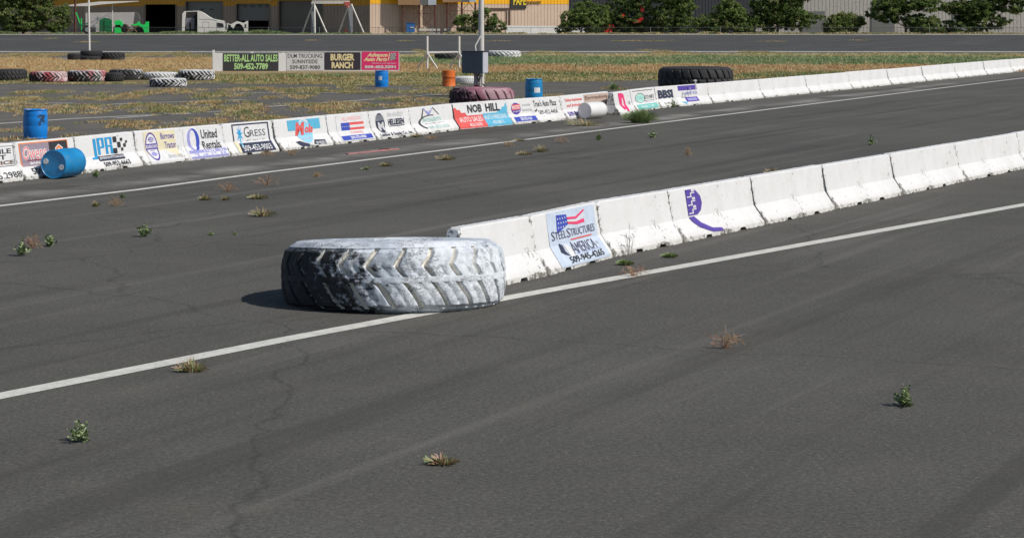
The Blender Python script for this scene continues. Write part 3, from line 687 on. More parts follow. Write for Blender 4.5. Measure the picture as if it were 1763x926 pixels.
def tire_mesh(name, Rr, W, n_lug, style, N, M, m, parent=None, hole=.56, lug=.055, tilt=0, rough=0):
    """tyre lying flat, outer radius Rr, width W; style 0 narrow grooves, 1 tractor bars, 2 wide blocks"""
    TH = np.linspace(0, 2 * np.pi, N, endpoint=False); rows = []
    sh = .10 * W
    tread = np.linspace(0, 1, M)
    def H(th, v):
        c = abs(v - .5) * 2
        if style == 1:   # tractor bars, alternate halves
            half = 0 if v < .5 else .5; ph = (th * n_lug / (2 * np.pi) + half + c * .9) % 1.0
            q = np.abs(ph - .5) * 2; return np.clip((.52 - q) / .12, 0, 1) * (1 if c > .02 else .5)
        if style == 2:   # slanted wide blocks
            half = 0 if v < .5 else .45; ph = (th * n_lug / (2 * np.pi) + half + v * .9) % 1.0
            q = np.abs(ph - .5) * 2; g = np.clip((q - .10) / .12, 0, 1); return g if c > .06 else np.minimum(g, .7)
        # foreground tire: angled grooves, upper bent row, rib, lower row
        u = 1 - v
        if u < .46:
            off = np.interp(u, [0, .27, .46], [.30, 0.0, .34]); on = 1.0 if u < .44 else 0
        elif u < .56: return np.ones_like(th)
        else: off = np.interp(u, [.56, 1.0], [.30, .95]); on = 1.0
        jit = .035 * np.sin(th * 3.1 + 9 * v) + .02 * np.sin(th * 17 + 2)
        ph = (th * n_lug / (2 * np.pi) - off + jit) % 1.0; q = np.abs(ph - .5)
        g = np.clip((q - .04) / .085, 0, 1); g = g * g * (3 - 2 * g); return g * (.86 + .14 * np.sin(np.clip((q - .04) / .46, 0, 1) * np.pi * .9 + .3))
    R0 = Rr - lug; V = []; LG = []
    # inner bead -> lower sidewall -> tread -> upper sidewall -> inner bead
    low = [(Rr * hole, .12 * W), (Rr * (hole + .02), .04 * W), (Rr * .72, -.03 * W), (Rr * .86, -.02 * W), (R0 * .945, .015 * W), (R0 * .985, .05 * W)]
    up = [(r, W - z) for r, z in low[::-1]]
    for r, z in low: V.append(np.stack([r * np.cos(TH), r * np.sin(TH), np.full(N, z)], 1))
    for v in tread:
        z = .07 * W + v * (W * .86); e = min(v, 1 - v); crown = -.035 * Rr * (abs(v - .5) * 2) ** 2.5
        r = R0 + crown + lug * H(TH, v) * min(1, .35 + e * 14)
        LG.append(H(TH, v) + np.zeros(N))
        V.append(np.stack([r * np.cos(TH), r * np.sin(TH), np.full(N, z)], 1))
    for r, z in up: V.append(np.stack([r * np.cos(TH), r * np.sin(TH), np.full(N, z)], 1))
    LG = [np.ones(N)] * len(low) + LG + [np.ones(N)] * len(up); K = len(V); V = np.concatenate(V); F = []
    if rough:
        d_ = np.array([noise.noise(Vector(p) * 5.0) + .6 * noise.noise(Vector(p) * 13.0) for p in V]); V[:, :2] *= (1 + rough * d_ / Rr)[:, None]; V[:, 2] += rough * .4 * np.array([noise.noise(Vector(p) * 3.0 + Vector((9, 9, 9))) for p in V])
    i = np.arange(N); j = (i + 1) % N
    for k in range(K - 1): F.append(np.stack([k * N + i, k * N + j, (k + 1) * N + j, (k + 1) * N + i], 1))
    F.append(np.stack([(K - 1) * N + i, (K - 1) * N + j, j, i], 1))
    o = npmesh(name, V, np.concatenate(F), [m], None, parent)
    at = o.data.attributes.new('lug', 'FLOAT', 'POINT'); at.data.foreach_set('value', np.concatenate(LG).astype(np.float32))
    o.data.polygons.foreach_set('use_smooth', np.ones(len(o.data.polygons), dtype=bool))
    try: o.data.set_sharp_from_angle(angle=R(38))
    except Exception: pass
    return o
def tire(px0, px1, ytop, ybase, label, style, n_lug, m, group=None, N=260, M=18, rot=0, z=None, hole=.56, tilt=(0, 0), lug=.05, rough=0):
    """outline in pixels: left, right, top edge and ground line at the front"""
    if z is None: z = 0
    # front ground contact line is nearer than the centre by the radius
    Yf = FOC * CAMZ / (ybase - HY) if z == 0 else None
    if z: Yf = FOC * (CAMZ - z) / (ybase - HY)
    Rr = (px1 - px0) / 2 / FOC * Yf; Rr = (px1 - px0) / 2 / FOC * (Yf + Rr)
    Yc = Yf + Rr; H_ = CAMZ - z - (ytop - HY) / FOC * (Yf + .3 * Rr)
    o = tire_mesh("tire", Rr, H_, n_lug, style, N, M, m, hole=hole, lug=lug, rough=rough)
    o.location = ((px0 + px1) / 2 - CXP, 0, 0); o.location = (XX((px0 + px1) / 2, Yc), Yc, z + .002); o.rotation_euler = (tilt[0], tilt[1], rot)
    tag(o, label, "tire", group); return o
M_rub = tire_mat("black_rubber"); M_rub2 = tire_mat("grey_black_rubber", (.10, .10, .10), .42)
GT = "tires in a row on the dry grass"
tire(-24, 47, 120.5, 140, "plain black tractor tire, leftmost of the row on the grass", 2, 30, M_rub, GT)
tire(50, 116, 124.5, 142.5, "red painted tractor tire with white smears in the row on the grass", 1, 26, tire_mat("red_painted_rubber", (.50, .10, .12), .56, .35, (.55, .42, .44)), GT, rot=.4)
tire(116, 184, 122.5, 141.5, "tractor tire painted white with some red on top", 1, 26, tire_mat("white_red_painted_rubber", (.62, .60, .60), .57, .35, (.50, .18, .20)), GT, rot=1)
tire(187, 247, 121, 138.5, "black tire with white specks behind the small black one", 1, 24, tire_mat("speckled_rubber", (.55, .55, .55), .36, .2), GT, rot=.2)
tire(179, 214, 126, 141, "small plain black tire leaning into the gap of the row", 0, 30, M_rub, GT)
tire(247, 307, 125.5, 138.5, "white painted tractor tire behind the streaky low one", 1, 28, tire_mat("white_painted_rubber", (.72, .72, .72), .66, .1), GT)
tire(307, 370, 121.5, 139, "black tire with white painted bars beside the white signboard", 1, 26, tire_mat("half_white_rubber", (.66, .66, .66), .52, .1), GT, rot=.7)
tire(257, 322, 136, 150.5, "streaky black and white tire lying alone in front of the row", 1, 24, tire_mat("streaky_rubber", (.68, .68, .68), .53, .12), None, rot=.3)
GS = "black tires around the foot of the thin pole"
tire(116, 141, 93, 103.5, "small black tire at the left of the heap around the pole", 2, 22, M_rub, GS)
lo = tire(138, 177, 97, 105.5, "lower black tire under the pole stack", 2, 24, M_rub, GS)
tire(138, 177, 88, 96.9, "upper black tire of the stack that the thin pole rises from", 2, 24, M_rub, GS, z=.002 + (CAMZ - (97 - HY) / FOC * (FOC * CAMZ / 78.5 + .5)) , rot=.2)
tire(176, 215, 91, 105.5, "black lugged tire at the right of the heap around the pole", 1, 18, M_rub, GS)
tire(748, 797, 92.5, 103.5, "black lugged tire lying beyond the white pipe frame", 1, 18, M_rub2, None)
tire(836, 897, 88.5, 101.5, "white painted tire beyond the electrical box", 1, 24, tire_mat("far_white_rubber", (.70, .70, .70), .60, .1), None)
tire(781, 826, 132.5, 146, "white painted tire between the orange drum and the light pole", 0, 34, tire_mat("clean_white_rubber", (.76, .76, .76), .75, .1), None, M=16)
tire(773, 886, 153.5, 192, "large pink and maroon painted tire around the light pole", 2, 20, tire_mat("pink_painted_rubber", (.36, .14, .19), .56, .60, (.38, .24, .27), rub=(.03, .012, .018)), None, N=420, M=24, lug=.10)
tire(1133, 1262, 117.5, 157, "huge black earthmover tire behind the right end of the far barriers", 2, 26, M_rub, None, N=420, M=22, lug=.09)
FT = tire(484.5, 871.5, 420, 544, "huge foreground tire with worn white paint, black on its left side", 0, 25,
          tire_mat("worn_white_rubber", (.54, .60, .68), .59, .85, (.68, .72, .77), rub=(.012, .013, .016), soft=.05, floor=-.30, groove_sun=(.80, .77, .70), cracks=True), None, N=1500, M=110, lug=.085, rough=.014, hole=.5, rot=R(4))  # worn paint, with bluish skylight on faces and warm sun in grooves coloured in
FT.rotation_euler = (R(-4.0), R(-.5), R(4)); FT.location.z = -.07
FT.location.y -= 0

# ------------------------------------------------------------------ drums
M_blue = mat("blue_plastic", (.004, .21, .66), .38, .22, 3, 0, (.02, .12, .30))
M_blue2 = mat("scuffed_blue_plastic", (.006, .23, .52), .42, .25, 2.5, 0, (.10, .20, .26))
M_white_pl = mat("white_plastic", (.72, .72, .72), .45, .06, 3)
M_oran = mat("orange_paint", (.72, .16, .025), .5, .15, 4, 0, (.35, .08, .02))
M_lab = mat("paper_label", (.72, .74, .76), .7, .08, 8)
def drum_profile(r, h):
    return [(.0, .012 * h), (r * .86, .012 * h), (r * .90, 0), (r * .97, .01 * h), (r * .965, .035 * h), (r * .91, .05 * h), (r * .945, .10 * h), (r * .985, .25 * h), (r * 1.0, .42 * h), (r * .985, .44 * h),
            (r * 1.0, .47 * h), (r * .985, .72 * h), (r * .97, .75 * h), (r * .98, .78 * h), (r * .95, .90 * h), (r * .91, .955 * h), (r * .965, .97 * h), (r * .97, .99 * h), (r * .93, h), (r * .90, .985 * h), (0, .98 * h)]
def plastic_drum(loc, r, h, m, label, rot=(0, 0, 0), lab=None, stain=False, group=None):
    t = empty("plastic_drum", loc); t.rotation_euler = rot; tag(t, label, "drum", group)
    MB().lathe(drum_profile(r, h), n=48, caps=False).build("drum_body", m, t, True)
    for s in (-1, 1):
        MB().lathe([(0, .0), (.055 * r / .3, 0), (.055 * r / .3, .014), (.038 * r / .3, .018), (.02, .008), (0, .008)], c=(s * r * .62, 0, h * .98), n=20, caps=False).build("bung_cap", M_white_pl, t, True)
    if lab:
        a0, a1, z0, z1 = lab; mb = MB(); n = 10
        for i in range(n + 1):
            a = R(a0 + (a1 - a0) * i / n); mb.v += [(r * 1.012 * math.cos(a), r * 1.012 * math.sin(a), z0 * h), (r * 1.012 * math.cos(a), r * 1.012 * math.sin(a), z1 * h)]
        mb.f = [(2 * i, 2 * i + 2, 2 * i + 3, 2 * i + 1) for i in range(n)]; mb.m = [0] * n; mb.build("paper_label", M_lab, t)
    if stain:
        d = Decal()
        for cx_, cy_, rx_, ry_ in ((.5, .2, .34, .16), (.55, .45, .22, .2), (.4, .8, .3, .14), (.7, .75, .2, .2), (.3, .1, .12, .2), (.75, .3, .12, .1)): d.ell(cx_, cy_, rx_, ry_, 'smear', n=14)
        d.build("dark_smear", t, lambda s, q, off: Vector((r * 1.008 * math.cos(R(-105 + 48 * s)), r * 1.008 * math.sin(R(-105 + 48 * s)), h * (.48 + .36 * q))), [k / 6 for k in range(7)])
    return t
def stand(px, ybase, wpx, ytop):
    Yf = FOC * CAMZ / (ybase - HY); r = wpx / 2 / FOC * Yf; return (XX(px, Yf + r), Yf + r, .004), r, CAMZ - (ytop - HY) / FOC * (Yf + r)
DG = "drums standing on the infield"
l, r, h = stand(61, 239.5, 43, 188.5); plastic_drum(l, r, h, M_blue, "blue plastic drum with a dark smear standing behind the far barriers at left", stain=True, group=DG, rot=(0, 0, .5))
l, r, h = stand(657, 150.3, 23.5, 122); plastic_drum(l, r, h, M_blue, "small blue drum with a white label below the pink sign", lab=(-118, -88, .42, .66), group=DG)
l, r, h = stand(919, 176, 30.5, 136); plastic_drum(l, r, h, M_blue2, "blue drum with a white label behind the far barriers at right", lab=(-92, -50, .40, .62), group=DG)
l, r, h = stand(772.5, 149.3, 23.5, 121.5)
od = empty("steel_drum", l); tag(od, "orange steel drum standing beside the white pipe frame", "drum", DG)
MB().lathe([(0, .02), (r * .95, .02), (r * .97, 0), (r, .01), (r * .97, .03), (r * .965, .33 * h), (r, .345 * h), (r * .965, .36 * h), (r * .965, .64 * h), (r, .655 * h), (r * .965, .67 * h), (r * .965, .97 * h), (r, .985 * h), (r * .98, h), (r * .94, .985 * h), (0, .975 * h)], n=40, caps=False).build("drum_body", M_oran, od, True)
MB().ring if False else None
lb = MB(); 
for i in range(16):
    a = R(-150 + 8 * i); zz = .52 * h + .07 * h * noise.noise(Vector((i * .7, 1, 1))); lb.box(r * .985 * math.cos(a) - .03, r * .985 * math.cos(a) + .03, r * .985 * math.sin(a) - .006, r * .985 * math.sin(a) + .006, zz, zz + .022)
lb.build("rust_scratch", mat("rust_dark", (.08, .03, .015), .9), od)
def fallen(px, ybase, r, h, m, label, psi, name="plastic_drum"):
    """drum on its side, lid toward the camera, axis turned psi from the view direction"""
    g = G(px, ybase); ax = Vector((math.sin(psi), math.cos(psi), 0))      # runs away from the camera
    # drum z axis points from far end to the lid: lid faces the camera
    t = plastic_drum((0, 0, 0), r, h, m, label)
    z = -ax; x = Vector((math.cos(psi), -math.sin(psi), 0)); 
    from mathutils import Matrix
    th = R(-18); y = z.cross(x); x2 = x * math.cos(th) + y * math.sin(th); y2 = z.cross(x2)
    lid = Vector((g.x, g.y + .1, r * 1.0 + .004)); o = lid + ax * h
    M = Matrix.Identity(4)
    for i in range(3): M[i][0] = x2[i]; M[i][1] = y2[i]; M[i][2] = z[i]; M[i][3] = o[i]
    t.matrix_world = M; return t
fallen(91, 309.5, .325, .98, M_blue2, "blue plastic drum lying on its side against the far barriers", R(20))
fallen(1007, 205.5, .29, 1.05, M_white_pl, "white plastic drum lying on its side in the weeds", R(38))

# ------------------------------------------------------------------ sign board
M_board = mat("board_white", (.82, .82, .81), .6, .06, 2); M_wood = mat("white_post", (.72, .71, .68), .6, .08, 4)
YS = 150.0
def X_(px): return XX(px, YS)
def Z_(py): return ZZ(py, YS)
sg = root("sponsor_signboard", (X_(526), YS, 0), "long low white signboard with four sponsor panels on the dry grass", "sign")
MB().box(X_(366), X_(687.5), YS, YS + .04, Z_(124), Z_(91.5)).build("backing_board", M_board, sg)
for px, t0 in ((367.6, 86.5), (434, 90), (488, 91), (560, 91), (622, 90.5), (684, 91)):
    MB().box(X_(px - 2.2), X_(px + 2.2), YS + .045, YS + .14, 0, Z_(t0)).build("post", M_wood, sg)
def spanel(name, px0, px1, y0, y1, fn, label, off=.006):
    d = Decal(); fn(d); W = X_(px1) - X_(px0); H_ = Z_(y0) - Z_(y1)
    bd = MB().box(X_(px0), X_(px1), YS - .02, YS - .001, Z_(y1), Z_(y0)).build("sponsor_panel", ink(name), sg); bd['label'] = label
    o = d.build("lettering", bd, lambda s, q, of: Vector((X_(px0) + s * W, YS - .02 - of, Z_(y1) + q * H_)) - Vector(sg['_o']), (), .0003, .003)
    return bd
def s_better(d):
    d.text("BETTER-ALL AUTO SALES", .02, .52, .985, .93, 'lime', .03); d.text("509-452-7789", .20, .08, .81, .44, 'lime', .035)
def s_dlm(d):
    d.text("DLM TRUCKING", .03, .70, .965, .93, 'charcoal', .008); d.text("SUNNYSIDE", .15, .39, .84, .61, 'charcoal', .012); d.text("509-837-9080", .09, .07, .91, .29, 'charcoal', .02)
def s_burger(d):
    d.text("BURGER", .17, .53, .83, .93, 'cream', .045); d.text("RANCH", .20, .08, .79, .46, 'cream', .045)
def s_adv(d):
    d.text("Advance", .14, .71, .70, .93, 'cream', .045, .35); d.text("Auto Parts", .05, .47, .69, .69, 'cream', .045, .35)
    d.poly([(.70, .50), (.725, .50), (.77, .93), (.745, .93)], 'cream')
    d.poly([(.76, .50), (.91, .56), (.93, .92), (.78, .90)], 'white')
    for i in range(5):
        for j in range(5):
            if (i + j) % 2 == 0: d.rect(.765 + i * .031, .52 + j * .075, .796 + i * .031, .595 + j * .075, 'black')
    d.text("Service is our best part.", .28, .32, .93, .39, 'white', .03); d.text("509.453.5591", .08, .07, .92, .24, 'white', .06)
spanel('charcoal', 384, 479.5, 92, 122.6, s_better, "black vinyl panel with lime lettering")
spanel('white', 493.5, 557, 91, 121.8, s_dlm, "white panel with dark lettering")
spanel('darkplum', 558.5, 620.8, 91, 120.7, s_burger, "dark panel with cream lettering")
spanel('hotpink', 622.8, 686.5, 89.3, 120.6, s_adv, "bright pink panel with cream italic lettering")

# white pipe frame
YF = 154.0
fr = root("pipe_frame", (XX(762, YF), YF, 0), "white H shaped pipe frame with slanted braces on the grass", "frame")
def pf(p, q, w=.13): return MB().tube(P(p[0], p[1], YF), P(q[0], q[1], YF), w / 2)
for px in (735.5, 790.5):
    m_ = MB().tube((XX(px, YF), YF, 0), P(px, 63, YF), .075); m_.build("post", M_wood, fr, True)
pf((736, 91.5), (790, 90.5)).build("crossbar", M_wood, fr, True)
for px, s in ((735.5, 1), (735.5, -1), (790.5, 1), (790.5, -1)):
    a = P(px, 92, YF); b_ = Vector((XX(px + s * 18, YF), YF + (.5 if s < 0 else -.9), 0.02)); MB().tube(a, b_, .055).build("brace", M_wood, fr, True)

# light pole with electrical box, inside the pink tire
YP = 104.0
M_pole = mat("pale_pole", (.62, .59, .56), .5, .1, 2); M_galv = mat("galvanised_grey", (.34, .36, .40), .5, .12, 3, .3); M_boxd = mat("shaded_enclosure", (.085, .11, .15), .45, .15, 3)
M_boxs = mat("sunlit_enclosure", (.50, .50, .56), .5, .08, 3)  # cabinet front and side share one finish; shade and sun are in the colours
lp = root("light_pole", (XX(828.5, YP), YP, 0), "tall pale light pole rising out of the pink tire", "pole")
MB().tube((XX(828.7, YP), YP, 0), P(828.3, -230, YP), .135, .10, 20).build("pole_shaft", M_pole, lp, True)
MB().tube(P(827, 63, YP - .14), P(818, 80, YP - .25), .035).tube(P(818, 80, YP - .25), P(819.5, 90, YP - .3), .035).build("conduit", M_pole, lp, True)
eb = root("electrical_box", (XX(818, YP), YP - .4, ZZ(127, YP)), "electrical cabinet mounted on the light pole, its front coloured as in shade", "cabinet")
def qbox(a, b, c, z0, z1):
    """box on plan points a-b front, depth vector c"""
    d = Vector(c); v = [a, b, b + d, a + d]; return MB().add([(p.x, p.y, z0) for p in v] + [(p.x, p.y, z1) for p in v], [(0, 3, 2, 1), (4, 5, 6, 7), (0, 1, 5, 4), (1, 2, 6, 5), (2, 3, 7, 6), (3, 0, 4, 7)])
A_ = Vector((XX(795, 103.0), 103.0, 0)); B_ = Vector((XX(831.5, 102.4), 102.4, 0)); C_ = Vector((XX(840, 103.1), 103.1, 0))
z0, z1 = ZZ(126.5, 103), ZZ(89.3, 103)
qbox(A_, B_, (C_ - B_), z0, z1).build("cabinet_body", M_boxd, eb)
nrm = Vector((.6, -.7, 0)).normalized() * .012
qbox(B_ + nrm, C_ + nrm, (C_ - B_).cross(Vector((0, 0, 1))) * -.05, z0 + .03, z1 - .01).build("sunlit_side", M_boxs, eb)  # added skin, paler to paint sunlight on the cabinet's right side
MB().add([(A_.x - .03, A_.y - .02, z1), (B_.x + .02, B_.y - .06, z1), (C_.x + .05, C_.y, z1), (A_.x + .2, A_.y + .72, z1)] + [(A_.x - .03, A_.y - .02, z1 + .035), (B_.x + .02, B_.y - .06, z1 + .035), (C_.x + .05, C_.y, z1 + .035), (A_.x + .2, A_.y + .72, z1 + .035)],
         [(0, 3, 2, 1), (4, 5, 6, 7), (0, 1, 5, 4), (1, 2, 6, 5), (2, 3, 7, 6), (3, 0, 4, 7)]).build("lid", mat("dark_lid", (.05, .055, .06), .5), eb)
for px in (818, 821.5): MB().box(XX(px, 103) - .045, XX(px, 103) + .045, 103.1, 103.25, 0, z0).build("leg", M_galv, eb)
mb = MB().tube(P(828, 123, 102.6), P(822, 132, 102.7), .03).tube(P(822, 132, 102.7), P(824, 141, 102.9), .025).tube(P(824, 141, 102.9), P(829, 128, 102.9), .02)
mb.build("cable", mat("black_cable", (.03, .03, .03), .6), eb, True)
MB().tube(P(826.5, 127, 103), (XX(826.5, 103), 103, 0), .02).tube(P(830, 127, 103), (XX(830, 103), 103, 0), .03).build("conduit", M_pole, eb, True)
rb = MB(); a = P(816, 148, 102.6); rb.add([a, P(823, 146.5, 102.5), P(829, 150, 102.6), P(827, 158, 102.7), P(819, 157, 102.7)] + [p + Vector((0, .35, 0)) for p in (a, P(823, 146.5, 102.5), P(829, 150, 102.6), P(827, 158, 102.7), P(819, 157, 102.7))], [(4, 3, 2, 1, 0), (5, 6, 7, 8, 9)] + [(i, (i + 1) % 5, 5 + (i + 1) % 5, 5 + i) for i in range(5)])
rt = root("scrap_heap", (XX(825, 102.6), 102.6, .6), "red rag, pale block and bent pipe stacked inside the pink tire", "debris")
rb.build("red_rag", mat("red_cloth", (.28, .03, .04), .8, .3, 8), rt)
MB().box(XX(832, 103), XX(848, 103), 103, 103.4, ZZ(160, 103), ZZ(151, 103)).build("pale_block", mat("old_board", (.42, .40, .33), .8), rt)
MB().tube(P(838, 152, 102.2), P(836, 172, 101.7), .035).tube(P(838, 152, 102.2), P(831, 145, 102.6), .03).build("bent_pipe", mat("dark_pipe", (.035, .03, .03), .6), rt, True)
MB().box(XX(798, 103), XX(815, 103), 103, 103.9, 0, ZZ(152.5, 103)).build("dark_plank", mat("dark_plank", (.03, .03, .03), .8), rt)

# thin pole at left in the tire heap
tp = MB().tube((XX(154.3, 187), 187, 0), P(150.8, -120, 187), .085, .06, 12)
solo(tp, "flag_pole", mat("white_pole", (.70, .70, .69), .5, .06), (XX(154.3, 187), 187, 0), "thin white pole standing in the black tire heap", "pole", smooth=True)
# little stake on the big black tire
tp = MB().tube(P(1197.5, 156, 93), P(1197.5, 137.5, 93), .022).box(XX(1194.5, 93), XX(1200, 93), 92.97, 93.03, ZZ(140, 93), ZZ(138, 93))
solo(tp, "stake", M_wood, (XX(1197.5, 93), 93, 0), "small white T shaped stake in front of the huge black tire", "stake")

# ------------------------------------------------------------------ building
M_tan = mat("tan_siding", (.64, .49, .38), .55, .06, .5); M_yel = mat("yellow_siding", (.95, .48, .012), .5, .06, .5)
M_tan2 = mat("shaded_tan_siding", (.30, .245, .20), .65, .12, .5); M_yel2 = mat("shaded_yellow_siding", (.55, .27, .02), .6, .12, .5)  # darker copies of both sidings, the wing's shade put into the colour
M_dkdoor = mat("grey_roller_door", (.16, .165, .16), .5, .08, 1.0); M_dark = mat("interior_dark", (.035, .035, .035), .8); M_steel = mat("roof_steel", (.40, .38, .33), .5)
bd = root("warehouse", (0, 350, ZB), "long metal warehouse with yellow band over tan siding beyond the far road", "building")
def ribwall(a, b, z0, z1, pitch=.55, dep=.045, gw=.07):
    """ribbed cladding along a-b seen from the camera side"""
    a, b = Vector((a[0], a[1], 0)), Vector((b[0], b[1], 0)); d = b - a; L = d.length; d.normalize(); n = Vector((d.y, -d.x, 0))
    if n.y > 0: n = -n
    pts = [(0, 0)]; x = pitch / 2
    while x < L - gw * 2:
        pts += [(x, 0), (x + gw * .3, -dep), (x + gw, -dep), (x + gw * 1.3, 0)]; x += pitch
    pts.append((L, 0)); mb = MB()
    for s, o in pts:
        p = a + d * s + n * o; mb.v += [(p.x, p.y, z0), (p.x, p.y, z1)]
    for i in range(len(pts) - 1): mb.f.append((2 * i, 2 * i + 2, 2 * i + 3, 2 * i + 1)); mb.m.append(0)
    return mb
TOPZ = 8.2; XL, XR = XX(637, 350), XX(979, 350); ZS = 5.17
ZS = 5.33; cg, sg_ = math.cos(R(18)), math.sin(R(18))
def bq(px, dep=0.0):
    """plan point of the right block's wall at a pixel column; dep comes out toward the track"""
    m_ = (px - CXP) / FOC; k = (350 * m_ - XL) / (cg - m_ * sg_)
    return (XL + k * cg + dep * sg_, 350 + k * sg_ - dep * cg)
def bz(px, py): return ZZ(py, bq(px)[1])
def bpanel(px0, px1, py0, py1, d0=.02, d1=.12):
    a, b, c, d = bq(px0, d1), bq(px1, d1), bq(px1, d0), bq(px0, d0); za, zb_2 = bz((px0 + px1) / 2, py1), bz((px0 + px1) / 2, py0)
    return MB().add([(p[0], p[1], z) for z in (max(za, ZB), zb_2) for p in (a, b, c, d)], [(0, 3, 2, 1), (4, 5, 6, 7), (0, 1, 5, 4), (1, 2, 6, 5), (2, 3, 7, 6), (3, 0, 4, 7)])
ribwall(bq(637), bq(979), ZB, ZS).build("lower_wall", M_tan, bd, recalc=False)
ribwall(bq(637, .03), bq(979, .03), ZS, TOPZ).build("upper_wall", M_yel, bd, recalc=False)
e0, e1 = bq(637, -.1), bq(979, -.1)
MB().add([(e0[0], e0[1], TOPZ), (e1[0], e1[1], TOPZ), (e1[0] - 6, e1[1] + 25, TOPZ), (e0[0] - 3, e0[1] + 30, TOPZ)], [(0, 1, 2, 3)]).add([(e1[0], e1[1], ZB), (e1[0] - 6, e1[1] + 25, ZB), (e1[0] - 6, e1[1] + 25, TOPZ), (e1[0], e1[1], TOPZ)], [(0, 1, 2, 3)]).build("roof", M_steel, bd)
ca, sa = math.cos(R(35)), math.sin(R(35))
def wp(px, dep=0.0):
    """plan point of the angled wing at a pixel column; dep pushes it inward"""
    m_ = (px - CXP) / FOC; k = (XL - 350 * m_) / (ca + m_ * sa)
    return (XL - k * ca + dep * sa * 1, 350 + k * sa + dep * ca)
def wz(px, py): return ZZ(py, wp(px)[1])
DOORS = [(250, 303, 8.3, 'open'), (320, 383, 3, 'two'), (407, 464, 7, 'half'), (480, 555, 1.5, 'shut')]
edges = [-80, 243]; zsw = 5.05
prev = -120
def wall_piece(x0, x1, z0, z1, m_, name, dep=0.0): ribwall(wp(x0, dep), wp(x1, dep), z0, z1, .62).build(name, m_, bd, recalc=False)
for d0, d1, dy, kind in DOORS:
    wall_piece(prev, d0, ZB, zsw, M_tan2, "wing_wall"); wall_piece(prev, d0, zsw, TOPZ, M_yel2, "wing_band", -.03)
    zt = wz((d0 + d1) / 2, dy); wall_piece(d0, d1, zt, TOPZ, M_yel2, "wing_band", -.03)
    dr = empty("roller_door", Vector((wp(d0)[0], wp(d0)[1], ZB)) - Vector(bd['_o'])); dr.parent = bd; dr['_o'] = (wp(d0)[0], wp(d0)[1], ZB)
    a, b_ = wp(d0, .35), wp(d1, .35); zb = {'open': zt - .05, 'half': wz(435, 36)}.get(kind, ZB)
    if kind != 'open':
        mb = MB(); n = 9
        for i in range(n):
            za, zc = zb + (zt - zb) * i / n, zb + (zt - zb) * (i + 1) / n
            mb.add([(a[0], a[1], za), (b_[0], b_[1], za), (b_[0], b_[1], zc - .05), (a[0], a[1], zc - .05)], [(0, 1, 2, 3)])
            mb.add([(a[0], a[1] + .04, zc - .05), (b_[0], b_[1] + .04, zc - .05), (b_[0], b_[1] + .04, zc), (a[0], a[1] + .04, zc)], [(0, 1, 2, 3)])
        mb.build("door_curtain", mat("brown_grey_door", (.13, .12, .105), .55) if kind == 'shut' else M_dkdoor, dr, recalc=False)
        wins = {'two': [(343, 349), (359, 365)], 'half': [(416, 423), (429, 436), (442, 449), (455, 462)]}.get(kind, [])
        for w0, w1 in wins:
            p, q = wp(w0, .31), wp(w1, .31); y0_, y1_ = (15.5, 18.5) if kind == 'two' else (9.5, 13)
            MB().add([(p[0], p[1], wz(w0, y1_)), (q[0], q[1], wz(w1, y1_)), (q[0], q[1], wz(w1, y0_)), (p[0], p[1], wz(w0, y0_))], [(0, 1, 2, 3)]).build("window_pane", mat("dark_glass", (.05, .06, .065), .15, .1), dr, recalc=False)
    # door jambs
    for e in (d0, d1):
        p = wp(e); MB().bar((p[0], p[1] - .02, ZB), (p[0], p[1] - .02, zt), .22).build("jamb", mat("jamb", (.16, .13, .10), .6), dr)
    prev = d1
wall_piece(prev, 637, ZB, zsw, M_tan2, "wing_wall"); wall_piece(prev, 637, zsw, TOPZ, M_yel2, "wing_band", -.03)
# dark interior shell and roof of the wing
p0, p1, p2, p3 = wp(-120, .5), wp(634, .5), wp(634, 14), wp(-120, 14)
MB().add([(p[0], p[1], ZB + .02) for p in (p0, p1, p2, p3)], [(0, 1, 2, 3)]).build("interior_floor", mat("shop_floor", (.12, .12, .12), .8), bd)
MB().add([(p2[0], p2[1], ZB), (p3[0], p3[1], ZB), (p3[0], p3[1], TOPZ), (p2[0], p2[1], TOPZ), (p0[0], p0[1], ZB), (p0[0], p0[1], TOPZ), (p1[0], p1[1], ZB), (p1[0], p1[1], TOPZ)], [(0, 1, 2, 3), (1, 4, 5, 2), (0, 3, 7, 6)]).build("interior_wall", M_dark, bd, recalc=False)
q0, q1 = wp(-120, -.3), wp(640, -.3)
MB().add([(q0[0], q0[1], TOPZ), (q1[0], q1[1], TOPZ), (p2[0], p2[1], TOPZ), (p3[0], p3[1], TOPZ)], [(0, 1, 2, 3)]).build("wing_roof", M_steel, bd)
MB().box(*sorted((wp(299, 4)[0] - .4, wp(299, 4)[0] + .5)), wp(299, 4)[1], wp(299, 4)[1] + .2, wz(299, 15), wz(299, 13.6)).build("ceiling_lamp", mat("lamp_shell", (.75, .72, .62), .5), bd)
for px in (405, 468, 312):
    p = wp(px, -.3); MB().box(p[0] - .35, p[0] + .35, p[1] - .3, p[1], wz(px, 1), wz(px, -1)).build("wall_lamp", mat("lamp_metal", (.25, .28, .26), .5), bd)
